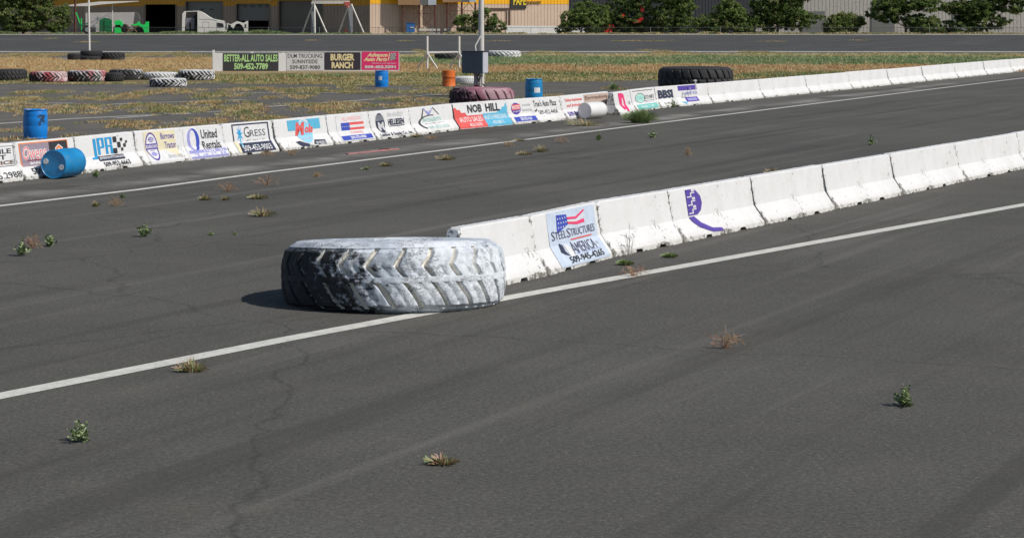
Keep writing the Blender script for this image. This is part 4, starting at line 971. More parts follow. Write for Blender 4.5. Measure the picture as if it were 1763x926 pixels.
# pipe loop on the lit wall
mb = bpanel(835, 878, 14.4, 15.7, .05, .17); mb2 = [bpanel(876.5, 878, 15.7, 44, .05, .17), bpanel(835, 872.5, 17, 18.1, .05, .15), bpanel(871.5, 872.5, 18.1, 44, .05, .15)]
for q in mb2: mb.add(q.v, q.f)
mb.build("wall_pipe", mat("brown_pipe", (.10, .06, .05), .6), bd)
ss = root("shop_sign", (*bq(892, .2), ZZ(16, 356)), "black shop sign with yellow lettering on the yellow wall", "sign")
mb = bpanel(878.5, 905.5, -14, 9.2, .06, .2); q = bpanel(878.5, 893, 9.2, 15.8, .06, .2); mb.add(q.v, q.f); q = bpanel(893, 905.5, 9.2, 15.2, .06, .21); mb.add(q.v, q.f)
mb.build("sign_panel", ink('black'), ss)
def bmap(px0, px1, py0, py1, dep):
    def f(s_, q_, of):
        px = px0 + s_ * (px1 - px0); p = bq(px, dep + of); return Vector((p[0], p[1], bz(892, py1) + q_ * (bz(892, py0) - bz(892, py1)))) - Vector(ss['_o'])
    return f
d = Decal(); d.text("PAPE", 0, 0, 1, 1, 'yellow', .03); d.build("lettering", ss, bmap(883, 904.5, -5, 9.3, .2), (), .003, .02)
d = Decal(); d.text("NORTHWEST", 0, 0, 1, 1, 'black', .03); d.build("lettering", ss, bmap(906.5, 931, 2.6, 8.2, .09), (), .003, .03)
# neighbouring dark building and far pale one
db = root("dark_shed", (XX(1012, 362), 362, ZB), "dark grey metal shed between the yellow wall and the trees", "building")
ribwall((XX(979, 362), 362), (XX(1300, 362), 362), ZB, TOPZ + 1, .5).build("wall", mat("charcoal_siding", (.045, .047, .055), .6), db, recalc=False)
MB().box(XX(979, 362), XX(1300, 362), 362.1, 380, TOPZ + 1, TOPZ + 1.2).build("roof", mat("shed_roof", (.1, .1, .1), .6), db)
pb = root("pale_shed", (XX(1520, 372), 372, ZB), "pale ribbed shed showing between the trees at far right", "building")
ribwall((XX(1302, 372), 372), (XX(1900, 372), 372), ZB, 7.5, .6).build("wall", mat("pale_siding", (.46, .44, .40), .6), pb, recalc=False)
MB().box(XX(1302, 372), XX(1900, 372), 372.1, 390, 7.5, 7.7).build("roof", M_steel, pb)
for px in (1380, 1500, 1640): MB().box(XX(px, 372), XX(px + 40, 372), 371.85, 371.95, ZB, ZZ(20, 372)).build("door", M_dkdoor, pb)
# low white wall
lw = MB(); a, b, c, d = bq(858, 3.2), bq(992, 3.2), bq(992, 2.8), bq(858, 2.8); za, zb3 = ZZ(44.6, a[1]), ZZ(46, b[1])
lw.add([(p[0], p[1], ZB) for p in (a, b, c, d)] + [(a[0], a[1], za), (b[0], b[1], zb3), (c[0], c[1], zb3), (d[0], d[1], za)], [(0, 3, 2, 1), (4, 5, 6, 7), (0, 1, 5, 4), (1, 2, 6, 5), (2, 3, 7, 6), (3, 0, 4, 7)])
solo(lw, "low_wall", mat("whitewashed_block", (.72, .72, .72), .8, .12, 1.5, 0, (.45, .44, .42)), (a[0], a[1], ZB), "low whitewashed wall in front of the yellow building", "wall")

# ------------------------------------------------------------------ fence beyond the far road
YFN = 341.0; M_wire = mat("chain_link", (.10, .105, .11), .5, .1, 3, .4)
fn = root("chain_link_fence", (XX(520, YFN), YFN, ZB), "low chain link fence running beyond the far road", "fence")
ztop = ZZ(47.8, YFN)
for px in (255, 352, 462, 550, 651, 744, 830, 914, 1000, 1120, 1240, 1360, 1480, 1600, 1720): MB().tube((XX(px, YFN), YFN, ZB), (XX(px, YFN), YFN, ztop + .05), .035, n=6).build("post", M_galv, fn)
MB().tube((XX(120, YFN), YFN, ztop), (XX(1850, YFN), YFN, ztop), .03, n=6).build("rail", M_wire, fn)
mb = MB(); x = XX(120, YFN); hh = ztop - ZB
while x < XX(1850, YFN):
    for s in (1, -1): mb.bar((x, YFN + .03, ZB), (x + s * hh, YFN + .03, ztop), .007)
    x += .28
mb.build("wire_mesh", M_wire, fn, recalc=False)

# ------------------------------------------------------------------ yard things
YY = 344.0
def px_poly(pts, Y): return [(XX(a, Y), ZZ(b, Y)) for a, b in pts]
def zb_(p): return max(p, ZB)
M_wht = mat("faded_white_paint", (.80, .76, .70), .6, .10, 1.2); M_gr = mat("bright_green_paint", (.02, .72, .13), .45, .15, 1); M_dgr = mat("deep_green_paint", (.015, .14, .05), .5, .2, 1)
M_blk = mat("dull_black", (.02, .02, .02), .7); M_rust = mat("rusty_steel", (.13, .045, .03), .8, .3, 2); M_gal2 = mat("grey_steel", (.28, .29, .31), .5, .15, 1)
# gantry
gt = root("gantry_frame", (XX(570, YY), YY, ZB), "white gantry hoist on splayed legs in front of the warehouse", "gantry")
MB().box(XX(536, YY), XX(602, YY), YY - .15, YY + .15, ZZ(6.8, YY), ZZ(4.6, YY)).box(XX(537, YY), XX(602, YY), YY - .1, YY + .1, ZZ(3.6, YY), ZZ(1.8, YY)).build("beam", M_wht, gt)
for a, b_, dy in (((539, 8), (519.5, 58), 2.2), ((541, 8), (563.5, 59), -.6), ((541.5, 7), (542.5, 59), -1.2), ((605, 8), (627, 59), -.6), ((600, 12), (582, 55), 2.5)):
    p = P(a[0], a[1], YY); q = P(b_[0], b_[1], YY); q.y += dy; q.z = ZB; MB().tube(p, q, .11, n=8).build("leg", M_wht, gt, True)
MB().box(XX(535.5, YY), XX(541, YY), YY + .4, YY + .7, ZB, ZZ(8, YY)).build("upright", M_gal2, gt); MB().box(XX(600, YY), XX(607.5, YY), YY + .4, YY + .7, ZB, ZZ(7, YY)).build("upright", M_gal2, gt)
hb = MB().box(XX(593.5, YY), XX(603, YY), YY - .5, YY - .17, ZZ(10.5, YY), ZZ(3.8, YY)).box(XX(596, YY), XX(601, YY), YY - .45, YY - .2, ZZ(14, YY), ZZ(12, YY)).bar(P(598.5, 10.5, YY - .3), P(598.5, 13, YY - .3), .12)
hb.build("hoist_block", mat("red_hoist", (.55, .12, .09), .5, .3, 3), gt)
MB().box(XX(593, YY), XX(599, YY), YY - .6, YY - .3, ZB, ZZ(50, YY)).build("foot_block", mat("red_dark", (.16, .04, .03), .7), gt)
# hopper towers
def tower(x0, x1, yb, wht0, wht1, label, name="hopper_tower", Yt=347.0, dpt=2.0):
    t = root(name, (XX((x0 + x1) / 2, Yt), Yt, ZB), label, "tower", "rusty hopper towers against the yellow wall")
    zbx = ZZ(yb, Yt); xa, xb = XX(x0 + 8, Yt), XX(x1 - 3, Yt); w0 = XX(x0, Yt); w1 = XX(x1, Yt)
    MB().box(w0, XX(wht0 - 14, Yt), Yt - .2, Yt + dpt, zbx, zbx + 5).build("hopper_bin", mat("brown_bin", (.36, .21, .10), .7, .2, .7), t)
    MB().box(XX(wht0 - 14, Yt), XX(wht0, Yt), Yt - .19, Yt + dpt - .1, zbx + .02, zbx + 5).build("hopper_panel", mat("grey_bin", (.15, .15, .15), .7, .2, .7), t)
    MB().box(XX(wht0, Yt), XX(wht1, Yt), Yt - .22, Yt + dpt - .2, zbx + .01, zbx + 5).build("hopper_door", mat("pale_bin", (.50, .54, .60), .6, .1, .7), t)
    xm = (xa + xb) / 2 - .2
    for x in (xa, xm + .3, xb):
        for y in (Yt, Yt + dpt - .3): MB().box(x - .09, x + .09, y, y + .18, ZB, zbx).build("leg", M_rust, t)
    mb = MB(); z2 = zbx - 1.3
    for (a, b_) in ((xa, xm + .3), (xm + .3, xb)):
        for (c, e) in ((ZB + .3, z2),):
            mb.bar((a, Yt + .05, c), (b_, Yt + .05, e), .075).bar((b_, Yt + .02, c), (a, Yt + .02, e), .075)
        mb.bar((a, Yt + .09, z2), (b_, Yt + .09, z2), .10); mb.bar((a, Yt + .12, z2), ((a + b_) / 2, Yt + .12, zbx), .08); mb.bar((b_, Yt + .12, z2), ((a + b_) / 2, Yt + .12, zbx), .08)
    mb.build("cross_bracing", M_rust, t); return t
tower(685, 752, 9.2, 737, 751, "left rusty hopper tower with a brown bin, over the blue bin", Yt=349.3)
tower(762, 822, 4.6, 808, 819, "right rusty hopper tower with a brown bin, beside the shrub", Yt=351.2)
bb = MB().box(XX(698, 345), XX(706, 345), 345.1, 346, ZB, ZZ(40, 345)); 
t = root("blue_bin", (XX(707, 345), 345, ZB), "blue bin under the left hopper tower", "bin")
MB().box(XX(700, 345), XX(714, 345), 345, 346.2, ZB, ZZ(41, 345)).build("bin_body", mat("blue_bin", (.03, .15, .42), .5, .1, 2), t); MB().box(XX(699.5, 345), XX(714.4, 345), 344.96, 346.25, ZZ(41, 345), ZZ(39.8, 345)).build("lid", mat("blue_lid", (.02, .10, .32), .5), t)
MB().box(XX(706, 345), XX(713, 345), 344.93, 344.99, ZZ(49, 345), ZZ(47, 345)).build("handle", M_wht, t)
for i in range(9):
    px = 721 + i * 6.2 + random.uniform(-1, 1)
    if i == 6: continue
    for j in range(2):
        t_ = MB().box(XX(px, 344.8), XX(px + 5.2, 344.8), 344.8, 345.5, ZB + .06 + j * .42, ZB + .36 + j * .42)
        solo(t_, "white_block", mat("white_block", (.68, .67, .63), .7, .15, 3), (XX(px + 2.6, 344.8), 345, ZB + .06 + j * .42), "white block on the low rack under the towers, one of two rows", "block", "white blocks on the rack under the towers")
rk = MB()
for j in range(2): rk.box(XX(719, 344.8), XX(777, 344.8), 344.7, 345.6, ZB + .0 + j * .39, ZB + .055 + j * .39)
solo(rk, "rack", M_rust, (XX(748, 345), 345, ZB), "low rusty two level rack holding white blocks", "rack")
# scrapped truck cab
YT = 342.5
tc_ = root("truck_cab", (XX(365, YT), YT, ZB), "stripped white truck cab resting on the ground facing right", "truck cab")
side = [(340, 58), (340, 19.8), (344, 20), (351, 23.5), (359, 29), (366, 33), (374, 34.5), (385, 36.5), (388, 41), (391, 48), (389.5, 58)]
def prism_px(pts, Y, dep, Yoff=0): return MB().prism([(x, max(z, ZB)) for x, z in px_poly(pts, Y)], Y + Yoff, Y + Yoff + dep)
prism_px(side, YT, .08).build("side_panel", M_wht, tc_); prism_px(side, YT, .08, 2.2).build("side_panel", M_wht, tc_)
prism_px([(340, 19.8), (344, 20), (351, 23.5), (359, 29), (366, 33), (374, 34.5), (385, 36.5), (385, 37.3), (374, 35.4), (366, 34), (359, 30), (351, 24.4), (344, 21), (340, 20.7)], YT, 2.1, .09).build("roof", M_wht, tc_)
prism_px([(374, 39.5), (384, 41), (385.5, 47), (374, 46.5)], YT, .03, -.035).build("window", M_blk, tc_)
prism_px([(373.5, 47.6), (383, 47.6), (383, 47.9), (374, 47.9)], YT, .03, -.035).build("door_seam", M_gal2, tc_); prism_px([(349, 38), (360, 38), (360, 49), (359.6, 49), (359.6, 38.5), (349.4, 38.5), (349.4, 49), (349, 49)], YT, .02, -.025).build("hatch_seam", mat("seam", (.40, .38, .34), .7), tc_)
prism_px([(313, 58), (314, 24), (317, 20.5), (318.5, 21), (317.5, 34), (317, 58)], YT, 2.3).build("rear_post", M_wht, tc_)
prism_px([(317, 20), (343, 19), (343, 20.3), (317, 21.2)], YT, .15, .1).build("rear_rail", M_wht, tc_)
prism_px([(317, 31.5), (334, 31.5), (334, 40), (333, 51), (328, 51), (328, 40), (325, 40), (325, 51), (319, 51)], YT, .1, 1.2).build("rear_bulkhead", mat("slate_panel", (.17, .18, .21), .6, .15, 1), tc_)
prism_px([(318, 20.8), (342, 20), (342, 58), (318, 58)], YT, .05, 2.0).build("rear_interior", M_blk, tc_)
prism_px([(385.3, 37.6), (388.2, 41.4), (390.6, 47.6), (389.4, 47.8), (386.6, 42)], YT, 1.9, .12).build("windshield", M_blk, tc_)
prism_px([(343, 33.4), (366, 33.6), (373.5, 36.2), (373.5, 36.7), (366, 34.2), (343, 34)], YT, .02, -.025).build("trim_line", mat("seam", (.40, .38, .34), .7), tc_)
prism_px([(372.6, 38), (373.1, 38), (373.1, 57), (372.6, 57)], YT, .02, -.025).build("trim_line", mat("seam", (.40, .38, .34), .7), tc_)
fp = root("truck_fender", (XX(412, YT), YT, ZB), "broken white truck hood and fender pieces beside the cab", "fender")
arch = [(390, 40), (397, 42.5), (408, 37), (414, 38.5), (420, 40), (425, 36.5), (427, 37), (427, 57), (421, 58), (420, 50), (417, 44.5), (412, 41), (406, 42), (402, 50), (399, 48), (397, 44)]
prism_px(arch, YT, .5, -.1).build("fender_panel", M_wht, fp)
prism_px([(391, 41), (393, 41), (392.5, 49), (391, 49)], YT, .2, -.15).build("mirror", M_wht, fp); prism_px([(422, 42), (424, 42), (424, 48), (422, 47.5)], YT, .05, -.16).build("lamp_hole", M_blk, fp)
prism_px([(392, 42), (402, 43), (412, 43), (419, 50), (419, 58), (390, 58)], YT, .2, .5).build("dark_frame", M_blk, fp)
# canopy and tank, green machinery
cn = root("canopy", (XX(165, 347), 347, ZB), "thin white canopy roof on posts over the green machinery", "canopy")
prism_px([(97, 11.3), (172, 3.2), (236, 2.2), (239, 3.0), (175, 8.2), (150, 11.2)], 347, 1.2).build("roof_sheet", mat("canopy_white", (.80, .76, .72), .6, .05), cn)
for px, t0 in ((193.5, 7), (148, 11)): MB().tube((XX(px, 347.6), 347.6, ZB), P(px, t0 + .3, 347.6), .09, n=8).build("post", M_pole, cn, True)
tk = root("storage_tank", (XX(195, 350), 350, ZB), "dull white tank body under the canopy", "tank")
prism_px([(150, 22.5), (232, 21.5), (228, 50), (150, 50)], 350, 2.4).build("tank_shell", mat("dull_white", (.50, .47, .47), .6, .1, .6), tk); prism_px([(232.2, 21.5), (237, 24), (240, 32), (239, 44), (228.4, 48)], 350, 2.0, .1).build("tank_end", mat("tank_end", (.10, .10, .10), .6), tk)
for px in (165, 190, 215): MB().box(XX(px, 350), XX(px + 3, 350), 350.3, 352, ZB, ZZ(50, 350)).build("leg", M_gal2, tk)
rp = MB().tube((XX(129.5, 343), 343, ZB), P(129.8, -40, 343), .17, .15, 12); solo(rp, "utility_pole", M_rust, (XX(129.5, 343), 343, ZB), "rust brown utility pole beside the left tree", "pole", smooth=True)
YG = 342.0
g1 = root("auger_machine", (XX(140, YG), YG, ZB), "green farm auger with upright arms and a grey wheel behind the thin pole", "farm machine")
MB().bar(P(131, 22, YG), P(138, 41, YG), .16).build("slanted_arm", M_gr, g1); m_ = MB().bar(P(140.3, 32, YG), P(140.6, 58, YG), .15); m_.build("upright", M_gr, g1)
MB().bar(P(132, 47, YG), P(139, 42.5, YG), .2).bar(P(139, 45, YG), P(153, 40, YG), .18).build("drawbar", M_dgr, g1); MB().bar(P(153, 41, YG), P(190, 24, YG), .12).build("grey_tube", M_gal2, g1)
w = MB(); w.lathe([(.0, 0), (.62, 0), (.68, .06), (.68, .26), (.62, .32), (0, .32)], c=(XX(151, YG), YG - .5, ZB + .68), n=28, axis='Y', caps=False); w.build("wheel", M_blk, g1, True)
w = MB(); w.lathe([(0, -.03), (.34, -.02), (.38, .05)], c=(XX(151, YG), YG - .52, ZB + .68), n=20, axis='Y', caps=False); w.build("wheel_rim", M_gal2, g1, True)
g2 = root("disc_stack", (XX(168, YG), YG, ZB), "silver slatted stack beside the dark green crates", "farm machine"); mb = MB()
for i in range(11): mb.box(XX(165, YG), XX(171, YG), YG, YG + .7, ZZ(55.5 - i * 2, YG), ZZ(54.4 - i * 2, YG))
mb.build("slats", M_wht, g2); MB().box(XX(165.6, YG), XX(170.4, YG), YG + .1, YG + .6, ZB, ZZ(34, YG)).build("core", M_blk, g2)
mb = MB()
for a, b_ in (((157, 40), (164, 36)), ((160, 46), (168, 38)), ((163, 33), (174, 31)), ((168, 28), (168, 34)), ((186, 28), (190, 32)), ((158, 44), (165, 47))): mb.bar(P(a[0], a[1], YG), P(b_[0], b_[1], YG), .14)
mb.build("linkage", M_gal2, g2)
g3 = root("green_crate_stack", (XX(182, YG), YG, ZB), "dark green louvred machine housing in the yard", "farm machine")
MB().box(XX(171, YG), XX(180, YG), YG, YG + 1, ZB + .5, ZZ(35, YG)).build("housing", M_dgr, g3); mb = MB()
for i in range(11): mb.box(XX(180, YG), XX(192, YG), YG - .1, YG + .8, ZZ(59.2 - i * 2.2, YG), ZZ(57.8 - i * 2.2, YG))
mb.build("louvres", mat("mid_green", (.02, .25, .09), .5), g3); MB().box(XX(180.3, YG), XX(191.7, YG), YG, YG + .8, ZB, ZZ(35, YG)).build("louvre_core", M_dgr, g3)
MB().prism(px_poly([(171, 35), (179, 31), (188, 33), (192, 35)], YG), YG, YG + .9).build("hood", M_dgr, g3); MB().box(XX(172, YG), XX(178, YG), YG - .2, YG + .3, ZB, ZZ(55.5, YG)).build("white_tray", M_wht, g3)
g4 = root("green_hood", (XX(203, YG), YG, ZB), "bright green tractor hood with a dark gap standing in the yard", "farm machine")
prism_px([(196.5, 36.5), (206, 35), (210, 38), (212, 44), (209, 47), (207, 43.2), (198, 43.8), (197, 41)], YG, .9).build("hood_top", M_gr, g4)
prism_px([(197.5, 47.5), (205, 48), (208.5, 50), (209, 58), (209, 61), (197, 61)], YG, .9).build("hood_base", M_gr, g4); prism_px([(198, 43), (207, 43), (207, 49), (198, 48.5)], YG, .6, .2).build("dark_gap", M_blk, g4)
mb = MB(); mb.lathe([(0, 0), (.5, 0), (.62, .08), (.62, .25), (.5, .33), (0, .33)], c=(XX(215, YG), YG, ZB + .9), n=24, axis='Y', caps=False); mb.build("wheel", M_blk, g4, True)
g5 = root("green_fender", (XX(243, YG), YG, ZB), "bright green arched fender frame at the right of the machinery", "farm machine")
prism_px([(225, 43.5), (228, 42), (235, 41.5), (237, 38), (240, 38), (241, 41.5), (247, 43.5), (250, 42), (251, 38), (256, 37.5), (256, 61), (248.5, 61), (247.5, 52), (244, 47), (238, 44.5), (232, 45)], YG, .5).build("fender_arch", M_gr, g5)
mb = MB()
for a, b_ in (((216, 43), (224, 49)), ((218, 50), (228, 46)), ((223, 55), (231, 51)), ((226, 44), (236, 47)), ((219, 57), (223, 50)), ((232, 50), (236, 57))): mb.bar(P(a[0], a[1], YG), P(b_[0], b_[1], YG), .16)
mb.build("brown_linkage", mat("brown_steel", (.20, .13, .08), .7, .3, 3), g5); prism_px([(236, 46), (243, 47.5), (247, 53), (247, 61), (226, 61), (228, 54)], YG, .3, .6).build("dark_core", M_blk, g5)

# red machine behind the right trees and pale shed bits
rm = root("red_machine", (XX(1090, 352), 352, ZB), "bright red farm machine half hidden in the right trees", "farm machine")
M_rd = mat("bright_red", (.70, .02, .02), .4, .1, 2)
for i, (a, b_, c, e) in enumerate(((1038, 1046, 42, 50), (1046, 1058, 43, 49), (1090, 1098, 33, 40), (1098, 1109, 31, 39), (1102, 1109, 12, 20), (1069, 1076, 24, 30), (1040, 1054, 50, 58))):
    MB().prism(px_poly([(a, e), (b_, e), (b_ - 1, c), (a + 2, c - .5)], 343.6), 343.6, 344.2).build("red_panel", M_rd, rm)
MB().box(XX(1036, 347.3), XX(1112, 347.3), 347.3, 348, ZB, ZZ(30, 347)).build("chassis", M_blk, rm)

# ------------------------------------------------------------------ trees
LM = [mat("leaf_dark", (.06, .10, .03), .8, .35, 1.0), mat("leaf_mid", (.15, .22, .065), .75, .35, 1.0), mat("leaf_light", (.27, .36, .11), .7, .3, 1.0), mat("leaf_olive", (.32, .34, .15), .75, .3, 1.0)]
for m_ in LM:
    nt_ = m_.node_tree; b_ = nt_.nodes["Principled BSDF"]; b_.inputs['Specular IOR Level'].default_value = .2
    tr = nt_.nodes.new("ShaderNodeBsdfTranslucent"); mx = nt_.nodes.new("ShaderNodeMixShader"); mx.inputs[0].default_value = .5
    nt_.links.new(b_.inputs['Base Color'].links[0].from_socket, tr.inputs[0]); nt_.links.new(b_.outputs[0], mx.inputs[1]); nt_.links.new(tr.outputs[0], mx.inputs[2])
    nt_.links.new(mx.outputs[0], nt_.nodes["Material Output"].inputs[0])
M_bark = mat("bark", (.10, .075, .055), .9, .3, 4)
def tree(lobes, Y, label, leaf, trunkpx, weights, group="trees and shrubs beyond the far road", seed=1, name="tree", dens=1.0):
    """lobes: (px, py, rx, ry) crown masses at distance Y"""
    r_ = np.random.default_rng(seed); base = Vector((XX(trunkpx, Y), Y, ZB)); t = empty(name, base); tag(t, label, "tree" if name == "tree" else "shrub", group)
    mb = MB(); top = Vector((base.x + r_.uniform(-.3, .3), Y, ZB + 2.0)); mb.tube(base, top, .22, .14, 8)
    for px, py, rx, ry in lobes[:6]:
        e = P(px, py, Y); mb.tube(base.lerp(top, .5), base.lerp(top, .5).lerp(e, .5) + Vector((r_.uniform(-.2, .2), r_.uniform(-.3, .3), 0)), .09, .05, 6); mb.tube(base.lerp(top, .5).lerp(e, .5), e, .05, .02, 5)
    mb.v = [(v[0] - base.x, v[1] - base.y, v[2] - base.z) for v in mb.v]; mb.build("trunk", M_bark, t)
    Cs = []; 
    for px, py, rx, ry in lobes:
        c = P(px, py, Y); ax = rx / FOC * Y; az = ry / FOC * Y; ay = (ax + az) * .5; nc = int(26 * dens * ax * az) + 8
        for _ in range(nc):
            v = r_.normal(size=3); v /= np.linalg.norm(v); rad = r_.uniform(.45, 1.12) ** .6
            Cs.append((c.x + v[0] * ax * rad, c.y + v[1] * ay * rad, max(ZB + .1, c.z + v[2] * az * rad), r_.uniform(.14, .40)))
    Cs = np.array(Cs); K = 46; n = len(Cs) * K; cc = np.repeat(Cs, K, 0)
    g = r_.normal(size=(n, 3)) * (cc[:, 3:4] * np.array([[.55, .55, .36]])); pos = cc[:, :3] + g; pos[:, 2] = np.maximum(pos[:, 2], ZB + .03)
    d1 = r_.normal(size=(n, 3)); d1 /= np.linalg.norm(d1, axis=1)[:, None]; d2 = r_.normal(size=(n, 3)); d2 -= (d2 * d1).sum(1)[:, None] * d1; d2 /= np.linalg.norm(d2, axis=1)[:, None]
    s = leaf * r_.uniform(.6, 1.3, n)[:, None]; V = np.stack([pos - d1 * s, pos + d2 * s * .45, pos + d1 * s, pos - d2 * s * .45], 1).reshape(-1, 3) - np.array(base)[None]
    F = np.arange(n * 4).reshape(-1, 4); cm = np.repeat(r_.choice(len(LM), size=len(Cs), p=weights), K); fl_ = r_.random(n) < .25; cm[fl_] = r_.choice(len(LM), size=fl_.sum(), p=weights)
    npmesh("crown", V, F, LM, cm, t); return t
tree([(20, 22, 34, 24), (62, 16, 30, 22), (85, 34, 22, 18), (45, 42, 36, 14), (98, 48, 14, 10), (10, 48, 26, 10), (60, -14, 45, 22), (15, -10, 30, 22), (108, 20, 12, 12), (112, 38, 10, 8), (30, 2, 40, 14)], 343, "large pale green tree at the far left beyond the road", .15, 40, [.06, .28, .28, .38], seed=11, dens=1.4)
tree([(805, 40, 22, 15), (835, 34, 20, 18), (828, 22, 12, 9), (852, 46, 18, 11), (812, 52, 26, 6), (790, 33, 10, 7)], 343.2, "round green shrub behind the light pole", .14, 828, [.14, .40, .34, .12], seed=12, name="shrub")
tree([(985, 36, 20, 18), (1002, 26, 22, 20), (1024, 42, 24, 16), (974, 50, 16, 8), (1010, 12, 16, 9), (1036, 26, 16, 18)], 343.5, "mid green tree at the left of the right hand grove", .15, 1000, [.10, .36, .42, .12], seed=13, dens=1.3)
tree([(1065, 20, 28, 22), (1090, 30, 30, 24), (1058, 46, 28, 13), (1112, 10, 28, 20), (1085, -12, 44, 20), (1116, 46, 24, 13)], 345, "darkest tree of the grove with red machinery behind it", .15, 1085, [.30, .38, .25, .07], seed=14, dens=.75)
tree([(1150, 26, 28, 20), (1170, 14, 26, 18), (1140, 46, 26, 13), (1182, 42, 26, 15), (1160, -10, 40, 18)], 344, "bushy tree at the right of the grove in front of the pale shed", .15, 1160, [.10, .34, .40, .16], seed=15, dens=1.3)
EXT = ((1246, 46, 1.0, "tree just right of the grove, leaning into it"), (1338, 70, 1.25, "broad tall tree in front of the pale shed, second right of the grove"), (1452, 34, .62, "low shrubby tree standing before the pale shed doors"), (1560, 64, 1.1, "wide tree near the right end of the pale shed"), (1700, 84, 1.3, "biggest tree, at the far right of the pale shed"))
for i, (px, sz, hs, lab) in enumerate(EXT):
    q = random.Random(900 + i); lobes = []
    for k in range(11):
        lx = px + q.uniform(-.75, .75) * sz; ly = 58 - q.uniform(8, 62) * hs * (1 - .4 * abs(lx - px) / sz); lobes.append((lx, min(ly, 50), sz * q.uniform(.32, .55), 13 * q.uniform(.7, 1.4)))
    tree(lobes, 344 + i % 3, lab, .17, px, [[.15, .35, .35, .15], [.3, .4, .2, .1], [.1, .3, .3, .3], [.25, .35, .3, .1], [.35, .35, .2, .1]][i], seed=30 + i)

# ------------------------------------------------------------------ weeds on the asphalt
WG = "weeds growing through the front track asphalt"
WM = [mat("weed_straw", (.42, .30, .15), .9, .3, 6), mat("weed_rust", (.30, .16, .09), .9, .3, 6), mat("weed_green", (.18, .27, .07), .8, .3, 6), mat("weed_pale", (.34, .42, .22), .8, .3, 6), mat("weed_dark", (.07, .09, .04), .8, .3, 6), mat("weed_pink", (.55, .36, .28), .9, .2, 6), mat("weed_silver", (.42, .41, .38), .9, .2, 6)]
def weed(px, py, wpx, hpx, kind, label, name="weed"):
    g = G(px, py); u = FOC / g.y; w = wpx / u / 2; h = hpx / u; base = Vector((g.x, g.y, .005))
    if kind in ('dry', 'pink', 'gold', 'grass', 'wisp'):
        gn = int(min(1500, 80 + 1.5 * wpx * hpx)); n = {'wisp': 16, 'dry': 40, 'pink': 40, 'gold': 230, 'grass': gn}[kind]
        mi = rng.choice({'wisp': [6], 'dry': [0, 0, 5], 'pink': [1, 5, 0], 'gold': [0, 2, 0, 3, 5], 'grass': [2, 2, 3, 3, 2]}[kind], size=n)
        a = rng.uniform(0, 6.283, n); rr_ = rng.uniform(.0, .22, n) * (2.2 if kind in ('gold', 'grass') else 1); reach = w * rng.uniform(.25, 1.0, n) ** 1.2
        bx = np.cos(a) * rr_ * w; by = np.sin(a) * rr_ * w * .7; hh = h * rng.uniform(.25, 1.0, n) * (1.1 - .55 * (reach / w) ** 2)
        if kind == 'gold': hh *= rng.choice([.45, .7, 1.0], n)
        tx = bx + np.cos(a) * (reach - rr_ * w * .5); ty = by + np.sin(a) * (reach - rr_ * w * .5) * .7; tw = .0035 if kind in ('dry', 'pink', 'wisp') else .006
        V = []; F = []; MI = []
        for q in range(n):
            k = len(V); ex, ey = -math.sin(a[q]) * tw, math.cos(a[q]) * tw; mx_, my_, mz_ = bx[q] * .5 + tx[q] * .5, by[q] * .5 + ty[q] * .5, hh[q] * .66
            V += [(bx[q] - ex, by[q] - ey, 0), (bx[q] + ex, by[q] + ey, 0), (mx_ + ex * .8, my_ + ey * .8, mz_), (mx_ - ex * .8, my_ - ey * .8, mz_), (tx[q] + ex * .4, ty[q] + ey * .4, hh[q]), (tx[q] - ex * .4, ty[q] - ey * .4, hh[q] + tw)]
            F += [(k, k + 1, k + 2, k + 3), (k + 3, k + 2, k + 4, k + 5)]; MI += [mi[q]] * 2
            if kind in ('dry', 'pink', 'wisp'):     # seed heads and side twigs
                for z in range(3):
                    t_ = rng.uniform(.5, 1); p = np.array([mx_, my_, mz_]) * (1 - t_) + np.array([tx[q], ty[q], hh[q]]) * t_; v_ = rng.normal(0, .035, 3); k = len(V)
                    V += [tuple(p), tuple(p + v_), tuple(p + v_ + np.array([.005, 0, .006])), tuple(p + np.array([.005, 0, .004]))]; F.append((k, k + 1, k + 2, k + 3)); MI.append(int(mi[q]))
        o = npmesh(name, V, F, WM, MI)
    else:
        # leafy stems
        V = []; F = []; MI = []; rr = np.random.default_rng(int(px * 7 + py)); ns = 12
        for s_ in range(ns):
            a = rr.uniform(0, 6.28); lean = rr.uniform(.05, 1.0) * w; hh = h * (1.0 - .75 * lean / w) * rr.uniform(.8, 1.1); tip = np.array([math.cos(a) * lean, math.sin(a) * lean, hh]); n = 14
            k = len(V); V += [(-.004, 0, 0), (.004, 0, 0), tuple(tip)]; F.append((k, k + 1, k + 2, k + 2)); MI.append(2)
            for q in range(n):
                t = (q + 1) / n; p = tip * np.array([t, t, t ** .85]); sz = .062 * (1.2 - .6 * t) * (h / .3) ** .5
                d1 = rr.normal(size=3); d1[2] = abs(d1[2]) * .6; d1 /= np.linalg.norm(d1); d2 = np.cross(d1, rr.normal(size=3)); d2 /= np.linalg.norm(d2); k = len(V)
                V += [tuple(p), tuple(p + d1 * sz * .6 + d2 * sz * .28), tuple(p + d1 * sz * 1.3), tuple(p + d1 * sz * .6 - d2 * sz * .28)]; F.append((k, k + 1, k + 2, k + 3)); MI.append(int(rr.choice([2, 3, 3, 4] if kind == 'leafy' else [2, 2, 3, 4])))
        o = npmesh(name, V, F, WM, MI)
    o.location = base; tag(o, label, "weed", WG); return o
